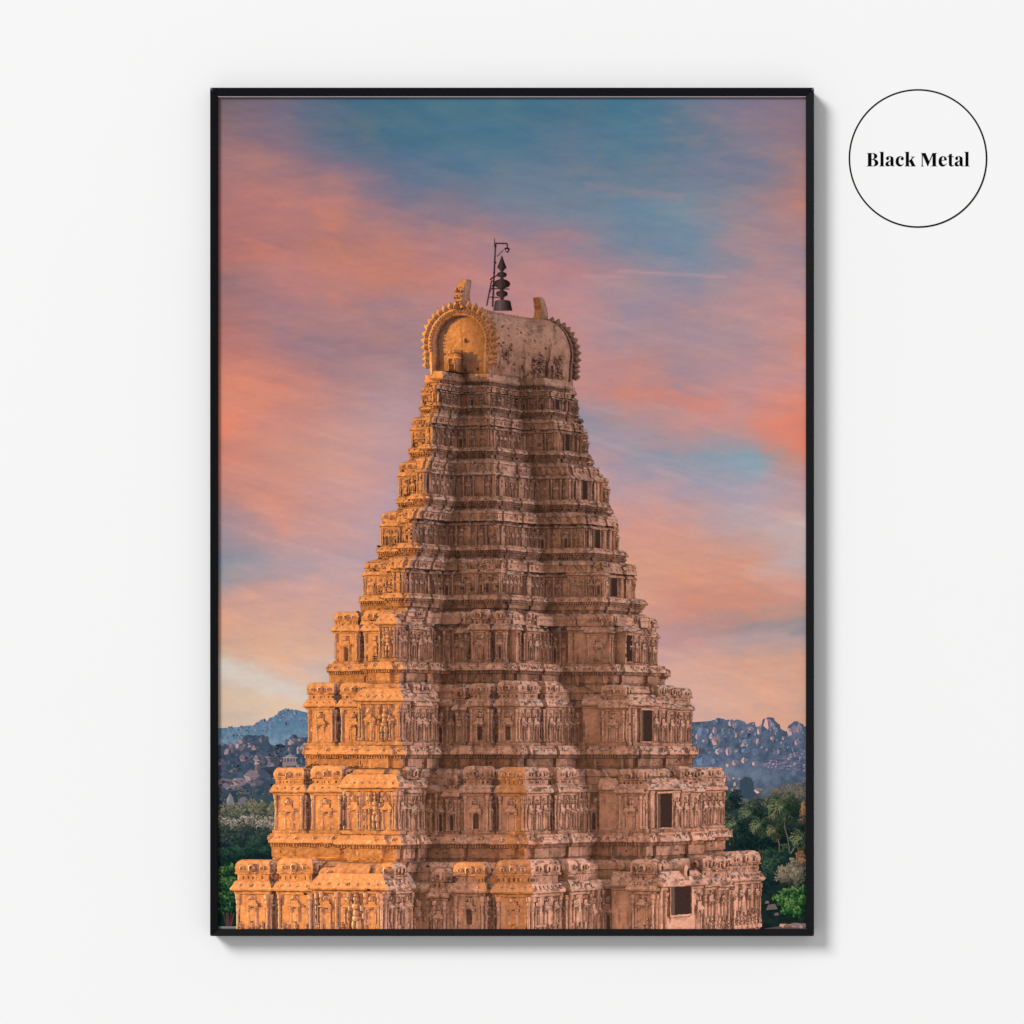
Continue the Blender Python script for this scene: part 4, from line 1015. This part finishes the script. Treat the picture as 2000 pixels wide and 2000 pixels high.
def stone_ink():
    """ink per face, in linear light"""
    X, Y = sx.mean(1), sy.mean(1)
    g = np.clip((1760 - Y) / 1150, 0, 1)                              # 0 at the foot of the print, 1 at the top
    alb = np.tile(np.array([1.0, 1.0, 1.0]), (n3, 1))
    big = fbm(X / 60 + 2, Y / 60, 3); fine = fbm(X / 7, Y / 5, 9)
    streak = fbm(X / 5, Y / 50 + 7, 14)
    alb *= (0.80 + .26 * big + .30 * (fine - .5) + .26 * (streak - .5) + .035 * rng.uniform(-1, 1, n3))[:, None]
    right = np.clip((-nrm[:, 1] - .2) * 1.6, 0, 1)                    # long side, turned to the cool sky
    upf = np.clip(nrm[:, 2], 0, 1)
    amb = np.array([.385, .156, .086])[None] * (1 - right[:, None]) + np.array([.575, .264, .176])[None] * right[:, None]
    amb = amb + np.array([.045, .040, .040])[None] * upf[:, None]
    down = np.clip(-nrm[:, 2], 0, 1); amb = amb * (1 - .45 * down[:, None])
    tone = (1.28 - .68 * g ** .8)[:, None] * np.array([[1, 1, 1]]) + g[:, None] * np.array([[-.06, .02, .10]]) * .6
    a2 = np.clip(ao, .02, 1)[:, None]
    shade = amb * tone * (0.07 + 1.10 * a2 ** 1.6)
    far = np.clip((X - 880) / 90, 0, 1); lit_k = lit_s * (1 - .72 * far * far * (3 - 2 * far))
    sun = np.array([1.13, .366, .074])[None] * (lit_k * (.06 + 1.0 * np.clip(ndl, 0, 1) ** 1.3))[:, None] * (1.0 - .10 * g)[:, None] * (.30 + .70 * a2)
    sun = sun + np.array([.16, .26, .22])[None] * (lit * np.clip(ndl - .62, 0, 1) * 3.6 * (1 - g) ** 1.5)[:, None]
    glow = np.array([.80, .175, .008])[None] * (bounce * (1 - lit) * (1 - .35 * g))[:, None] * 2.1
    c = alb * (shade * (1 - lit_s[:, None] * np.array([.22, .34, .52])) + sun + glow)
    # lichen and soot on weathered ledges, mostly on the long side
    wth = np.clip(upf * 1.5 + .35 * (K3 == ROOF), 0, 1) * np.clip((fbm(X / 9, Y / 5, 23) - .36) * 4, 0, 1) * (1 - .8 * lit) * (.35 + .65 * right) * np.where(O3 == VAULT, .45, 1)
    c = c * np.where((O3 == VAULT) & (lit_s < .5), .86, 1)[:, None]
    grey = np.where((fbm(X / 5, Y / 4, 33) > .52)[:, None], lin((190, 166, 154))[None], lin((50, 42, 43))[None]) * (1 - .35 * g)[:, None] * (.5 + .5 * a2)
    c = c * (1 - .72 * wth[:, None]) + grey * .72 * wth[:, None]
    soot = np.clip((fbm(X / 16, Y / 40, 43) - .55) * 5, 0, 1) * (1 - lit) * (.4 + .6 * right)
    rain = np.clip((fbm(X / 3.2, Y / 46, 47) - .60) * 7, 0, 1) * (1 - .75 * lit)
    c *= (1 - .35 * soot)[:, None] * (1 - .40 * rain)[:, None]
    lum = c @ np.array([.3, .55, .15]); piv = .22 - .10 * g
    c = c * (np.clip(lum / piv, .05, 4) ** .13)[:, None]
    c = np.where((K3 == HOLE)[:, None], c * .22 + lin((38, 22, 20)) * .5, c)
    c = np.where((K3 == DOOR)[:, None], lin((62, 43, 37)) * (.6 + .5 * ao)[:, None] * (1 - .3 * g)[:, None], c)
    c = np.where((K3 == SILL)[:, None], lin((104, 78, 66)) * (.6 + .5 * ao)[:, None] * (1 - .3 * g)[:, None], c)
    c = np.where((K3 == PALE)[:, None], c * np.array([.98, .96, .94]), c)
    return c
INK = stone_ink()

# the ink lies in one thin film: depth counts only locally, to keep nearer inks on top of farther ones
GW, GH, GC = 240, 340, 5.0
front = np.full((GH, GW), np.nan)
gx_ = np.clip(((sx - 400) / GC).astype(int), 0, GW - 1); gy_ = np.clip(((sy - 480) / GC).astype(int), 0, GH - 1)
order = np.argsort(-sz[vis].reshape(-1))
front[gy_[vis].reshape(-1)[order], gx_[vis].reshape(-1)[order]] = sz[vis].reshape(-1)[order]
for _ in range(40):
    nanm = np.isnan(front)
    if not nanm.any(): break
    p = np.pad(front, 1, constant_values=np.nan)
    st_ = np.stack([p[:-2, 1:-1], p[2:, 1:-1], p[1:-1, :-2], p[1:-1, 2:]])
    cnt = (~np.isnan(st_)).sum(0); mean = np.nansum(st_, 0) / np.maximum(cnt, 1)
    front = np.where(nanm & (cnt > 0), mean, front)
front = np.nan_to_num(front, nan=0.0)
p = np.pad(front, 1, mode='edge')
front = (p[:-2, 1:-1] + p[2:, 1:-1] + p[1:-1, :-2] + p[1:-1, 2:] + 2 * p[1:-1, 1:-1]) / 6
fx_ = np.clip((sx - 400) / GC - .5, 0, GW - 1.001); fy_ = np.clip((sy - 480) / GC - .5, 0, GH - 1.001)
ix, iy = fx_.astype(int), fy_.astype(int); ax_, ay_ = fx_ - ix, fy_ - iy
g_ = front[iy, ix] * (1 - ax_) * (1 - ay_) + front[iy, ix + 1] * ax_ * (1 - ay_) + front[iy + 1, ix] * (1 - ax_) * ay_ + front[iy + 1, ix + 1] * ax_ * ay_
rel = sz - g_; rel = rel / (1 + np.abs(rel) / 170.0)
xs_, zs_ = XZ(sx, np.minimum(sy, y1 + 2))
yy_ = Y_SHEET - .00042 - (170 - rel) / 340 * .00050
VV = np.stack([xs_, yy_, zs_ - BASE.z], -1)
keep = (sy.min(1) < y1 + 2)
tier_labels = ['lowest storey with carved figures between its pillars', 'second storey from the bottom, lit orange at left', 'third storey from the bottom', 'fourth storey from the bottom',
               'fifth storey, halfway up', 'sixth storey from the bottom', 'third storey below the vaulted roof', 'second storey below the vaulted roof', 'narrow topmost storey under the vaulted roof']
for i in range(9):
    m_ = keep & (O3 == i)
    mesh_quads('temple_storey', VV[m_], INK[m_], M_STONE, PRINT, tier_labels[i])
m_ = keep & (O3 == VAULT)
mesh_quads('vaulted_roof', VV[m_], INK[m_], M_STONE, PRINT, 'barrel vaulted roof with a petalled horseshoe arch and two horns')

# finial and lamp mast, in front of the ridge
def finial():
    F = Flat(.0017, .0003)
    q = lambda a, b: (780 + a / 4.83, 440 + b / 4.83)
    def body(prof, cx, base, n=7):
        for (r0, b0), (r1, b1) in zip(prof[:-1], prof[1:]):
            for i in range(n):
                t0, t1 = i / n * 2 - 1, (i + 1) / n * 2 - 1
                sh = 1.18 - .65 * abs((t0 + t1) / 2 + .35)
                F.quad([q(cx + r0 * t0, b0), q(cx + r0 * t1, b0), q(cx + r1 * t1, b1), q(cx + r1 * t0, b1)], np.array(base) * sh, .3, .05)
    body([(8, 700), (14, 692), (22, 686), (10, 676), (28, 668), (50, 655), (54, 640), (50, 625), (24, 614), (10, 606), (20, 600), (10, 594), (26, 588), (66, 572), (78, 552), (76, 536), (60, 520), (40, 510),
          (12, 502), (18, 494), (8, 486), (28, 482), (42, 472), (46, 458), (38, 445), (14, 436), (8, 428), (18, 420), (22, 410), (42, 396), (40, 386), (26, 352), (12, 312), (3, 284), (0.5, 278)], 966, (66, 48, 46))
    body([(90, 800), (85, 778), (80, 752), (76, 738), (76, 720), (66, 708), (40, 702), (20, 700)], 974, (88, 68, 68))
    F.build('finial', M_DARK, 'dark stacked pot finial with a spear tip')
    F = Flat(.0019, .0003)
    K = (44, 32, 38)
    L = lambda a, b, c, d, w=1.6, w2=None: F.line(q(a, b), q(c, d), w, K, None, w2, .1)
    L(878, 765, 905, 180, 2.4, 2.0); L(898, 200, 896, 118, 1.4, .8)
    L(908, 200, 910, 160); L(910, 163, 1015, 166, 1.9); L(1015, 164, 1018, 205, 1.8)
    F.poly([q(985, 218), q(1002, 206), q(1030, 206), q(1044, 218), q(1030, 222), q(1000, 222)], K, .9)
    F.poly([q(996, 222), q(1036, 222), q(1028, 246), q(1014, 252), q(1004, 246)], K, .8); F.poly([q(1004, 225), q(1024, 225), q(1018, 240), q(1008, 240)], (196, 150, 160), .95)
    L(980, 228, 920, 288, 1.0); L(822, 755, 868, 520, 1.8); L(868, 520, 886, 520, 1.4); L(855, 510, 880, 485, 2); L(880, 488, 935, 462, 1.6); L(850, 672, 940, 676, 1.2); L(862, 592, 1034, 596, 1.4)
    L(846, 640, 884, 560, .9)
    for _ in range(26):
        b = random.uniform(280, 700); a = 905 - (b - 180) * 27 / 585; F.poly([q(a - 7, b), q(a, b - 6), q(a + 8, b + 2), q(a + 1, b + 7)], K, .7)
    for a, b in [(905, 345), (892, 440), (880, 565), (886, 640)]: F.poly([q(a - 10, b), q(a, b - 10), q(a + 10, b), q(a, b + 12)], K, .7)
    F.build('lamp_mast', M_DARK, 'thin dark lattice mast with a hooked lamp')
finial()
def pigeons():
    for (x, y, s_) in [(740, 1068, 5), (860, 1150, 4), (902, 1150, 4), (921, 1152, 4), (950, 1150, 4), (971, 1146, 4), (990, 1178, 5), (836, 1694, 5), (699, 1196, 4), (832, 1331, 4), (1010, 896, 4), (838, 1634, 4), (596, 1748, 5), (720, 1740, 5)]:
        F = Flat(.0029, .0001)
        F.quad([(x - s_ * .9, y), (x - s_ * .2, y - s_ * .6), (x + s_ * .9, y - s_ * .2), (x, y + s_ * .3)], (40, 30, 32), .1)
        F.quad([(x - s_ * .9, y - s_ * .5), (x - s_ * .4, y - s_ * .5), (x - s_ * .2, y), (x - s_ * .8, y)], (40, 30, 32), .6)
        F.build('perched_bird', M_DARK)
pigeons()
print('tower faces', n3, 'visible', int(vis.sum()))

# ------------------------------------------------------------------ the wall
def wall():
    m, nt, out = new_mat('white_wall_paint')
    tc = nt.nodes.new('ShaderNodeTexCoord')
    no = nt.nodes.new('ShaderNodeTexNoise'); no.inputs['Scale'].default_value = 3.0; no.inputs['Detail'].default_value = 5
    nt.links.new(tc.outputs['Object'], no.inputs['Vector'])
    mr = nt.nodes.new('ShaderNodeMapRange'); mr.inputs['To Min'].default_value = .898; mr.inputs['To Max'].default_value = .912
    nt.links.new(no.outputs['Fac'], mr.inputs['Value'])
    cc = nt.nodes.new('ShaderNodeCombineColor')
    for s in ('Red', 'Green', 'Blue'): nt.links.new(mr.outputs['Result'], cc.inputs[s])
    bs = nt.nodes.new('ShaderNodeBsdfDiffuse'); nt.links.new(cc.outputs['Color'], bs.inputs['Color'])
    nt.links.new(bs.outputs['BSDF'], out.inputs['Surface'])
    me = bpy.data.meshes.new('wall')
    a, t = 2.2, .12
    vs = [(x, y, z) for x in (-a, a) for y in (0, t) for z in (-a, a)]
    me.from_pydata(vs, [], [(0, 4, 5, 1), (2, 3, 7, 6), (0, 1, 3, 2), (4, 6, 7, 5), (1, 5, 7, 3), (0, 2, 6, 4)]); me.update()
    me.materials.append(m)
    o = bpy.data.objects.new('wall', me); COL.objects.link(o)
    o['label'] = 'plain white wall behind the framed print'; o['category'] = 'wall'; o['kind'] = 'structure'
wall()

# ------------------------------------------------------------------ the round label on the wall beside the frame
WALL_K = (3.0 - Y_FRONT) / 3.0        # photo pixels are measured at the frame's face; the wall is 23 mm farther back
def label_mesh(name, loops, y, thick, mat, parent, base):
    cu = bpy.data.curves.new(name, 'CURVE'); cu.dimensions = '2D'; cu.fill_mode = 'BOTH'; cu.extrude = thick / 2
    for lp in loops:
        sp = cu.splines.new('POLY'); sp.points.add(len(lp) - 1); sp.use_cyclic_u = True
        for p, (a, b) in zip(sp.points, lp):
            X, Z = XZ(a, b); p.co = (float(X) * WALL_K - base[0], float(Z) * WALL_K - base[2], 0, 1)
    tmp = bpy.data.objects.new(name, cu); COL.objects.link(tmp)
    me = bpy.data.meshes.new_from_object(tmp.evaluated_get(bpy.context.evaluated_depsgraph_get()))
    bpy.data.objects.remove(tmp); bpy.data.curves.remove(cu)
    for v in me.vertices: v.co = (v.co.x, y - v.co.z, v.co.y)
    me.materials.clear(); me.materials.append(mat); me.name = name
    o = bpy.data.objects.new(name, me); COL.objects.link(o); o.parent = parent
    return o
def round_label():
    cx, cy, r = 1792.8, 309.5, 134.5
    X, Z = XZ(cx, cy + r); base = (float(X) * WALL_K, 0, float(Z) * WALL_K)
    root = bpy.data.objects.new('round_label', None); COL.objects.link(root); root.location = base
    root['label'] = 'round white label with thin black ring reading Black Metal on the wall'; root['category'] = 'label'
    m, nt, out = new_mat('black_lettering_ink')
    tc = nt.nodes.new('ShaderNodeTexCoord'); no = nt.nodes.new('ShaderNodeTexNoise'); no.inputs['Scale'].default_value = 400
    nt.links.new(tc.outputs['Object'], no.inputs['Vector'])
    mr = nt.nodes.new('ShaderNodeMapRange'); mr.inputs['To Min'].default_value = .002; mr.inputs['To Max'].default_value = .004
    nt.links.new(no.outputs['Fac'], mr.inputs['Value']); cc = nt.nodes.new('ShaderNodeCombineColor')
    for k_ in ('Red', 'Green', 'Blue'): nt.links.new(mr.outputs['Result'], cc.inputs[k_])
    bs = nt.nodes.new('ShaderNodeBsdfDiffuse'); nt.links.new(cc.outputs['Color'], bs.inputs['Color']); nt.links.new(bs.outputs['BSDF'], out.inputs['Surface'])
    circ = lambda q, n=160: [(cx + q * math.cos(2 * math.pi * i / n), cy + q * math.sin(2 * math.pi * i / n)) for i in range(n)]
    label_mesh('backing', [circ(r + .9)], -.00012, .0002, bpy.data.materials['white_wall_paint'], root, base)
    label_mesh('ring', [circ(r + 1.0), circ(r - 2.2)], -.00030, .0001, m, root, base)
    a1 = [(795,430),(800,400),(830,370),(880,352),(950,350),(1010,370),(1045,400),(1055,440),(1055,670),(1062,682),(1100,672),(1100,682),(1075,700),(1010,702),(975,690),(955,665),(925,690),(880,703),(830,703),(795,685),(775,650),(778,605),(800,565),(840,540),(900,520),(945,495),(950,480),(950,410),(935,380),(905,368),(885,372),(895,395),(900,440),(885,475),(850,492),(815,480)]
    a2 = [(948,522),(948,650),(925,662),(895,650),(878,620),(880,585),(905,550)]
    l1 = [(565,197),(640,207),(712,197),(712,660),(725,683),(755,695),(755,703),(562,703),(562,695),(595,683),(608,660),(608,250),(590,225),(565,205)]
    first = [[(128,245),(300,243),(400,250),(460,280),(498,320),(502,360),(480,405),(440,435),(385,455),(450,468),(505,505),(535,555),(535,605),(505,660),(450,690),(370,703),(128,703),(128,695),(170,680),(178,660),(178,275),(165,258),(128,252)],
             [(300,262),(340,262),(370,280),(385,320),(385,390),(370,430),(340,455),(300,455)], [(300,478),(345,478),(385,500),(412,545),(415,600),(400,650),(370,682),(320,686),(300,670)], l1, a1, a2,
             [(1410,605),(1380,650),(1340,690),(1280,712),(1220,700),(1165,660),(1130,600),(1122,530),(1140,450),(1180,390),(1240,355),(1310,350),(1370,370),(1405,410),(1408,450),(1390,485),(1355,497),(1320,485),(1298,450),(1302,420),(1330,390),(1335,380),(1310,370),(1270,390),(1245,430),(1232,500),(1238,570),(1260,620),(1300,648),(1345,645),(1375,622),(1400,598)],
             [(1437,197),(1510,207),(1583,197),(1583,515),(1655,445),(1692,400),(1680,380),(1635,372),(1640,365),(1720,370),(1795,365),(1797,375),(1755,390),(1690,460),(1790,660),(1820,690),(1815,703),(1650,703),(1650,693),(1670,680),(1665,655),(1600,545),(1583,545),(1583,660),(1595,683),(1625,695),(1625,703),(1435,703),(1435,695),(1465,683),(1475,660),(1475,250),(1460,225),(1437,205)]]
    second = [[(140,243),(312,243),(430,520),(548,243),(700,243),(705,252),(672,265),(665,290),(665,660),(680,685),(715,695),(715,703),(490,703),(490,695),(530,685),(548,660),(548,320),(395,700),(375,700),(212,320),(212,660),(225,685),(265,697),(265,703),(138,703),(138,695),(168,685),(180,660),(180,275),(165,258),(140,252)],
              [(1035,600),(1010,645),(960,695),(900,712),(840,700),(785,660),(757,600),(752,530),(765,450),(800,395),(850,360),(915,350),(975,365),(1015,400),(1035,450),(1040,495),(865,505),(870,570),(895,625),(935,648),(975,640),(1025,598)], [(865,485),(945,485),(948,440),(935,395),(918,372),(895,380),(872,430)],
              [(1055,360),(1108,360),(1108,290),(1160,285),(1212,262),(1212,360),(1280,360),(1280,383),(1212,383),(1212,640),(1225,665),(1250,665),(1278,650),(1285,658),(1260,690),(1210,712),(1160,703),(1125,680),(1108,640),(1108,383),(1055,383)],
              [(p[0] + 527, p[1]) for p in a1], [(p[0] + 527, p[1]) for p in a2], [(p[0] + 1070, p[1]) for p in l1]]
    loops = [[(1685 + p[0] / 17.56, 285 + p[1] / 17.56) for p in lp] for lp in first] + [[(1790 + p[0] / 17.56, 285 + p[1] / 17.56) for p in lp] for lp in second]
    label_mesh('lettering', loops, -.00030, .0001, m, root, base)
round_label()

# ------------------------------------------------------------------ light, camera, colour management
w = bpy.data.worlds.new('World'); scene.world = w; w.use_nodes = True
bg = w.node_tree.nodes.get('Background') or w.node_tree.nodes.new('ShaderNodeBackground')
bg.inputs['Color'].default_value = (1, 1, 1, 1); bg.inputs['Strength'].default_value = 0.475

ld = bpy.data.lights.new('soft_key_lamp', 'AREA'); ld.shape = 'DISK'
lo = bpy.data.objects.new('soft_key_lamp', ld); COL.objects.link(lo)
D_ = Vector((-1.02, -1.0, .96)).normalized() * 80
lo.location = D_; lo.rotation_euler = (-D_).to_track_quat('-Z', 'Y').to_euler()
ld.size = 80 * .36
ld.energy = 80 * 80 * 9.5; ld.color = (1, .998, .994)

cd = bpy.data.cameras.new('camera'); co = bpy.data.objects.new('camera', cd); COL.objects.link(co)
co.location = (0, Y_FRONT - 3.0, 0); co.rotation_euler = (math.radians(90), 0, 0)
cd.sensor_width = 36; cd.lens = 36 * 3.0 / 1.2; cd.clip_start = .05; cd.clip_end = 200
scene.camera = co
scene.render.engine = 'CYCLES'
vs_ = scene.view_settings
vs_.view_transform = 'Standard'; vs_.look = 'None'; vs_.exposure = 0; vs_.gamma = 1
vs_.use_curve_mapping = False
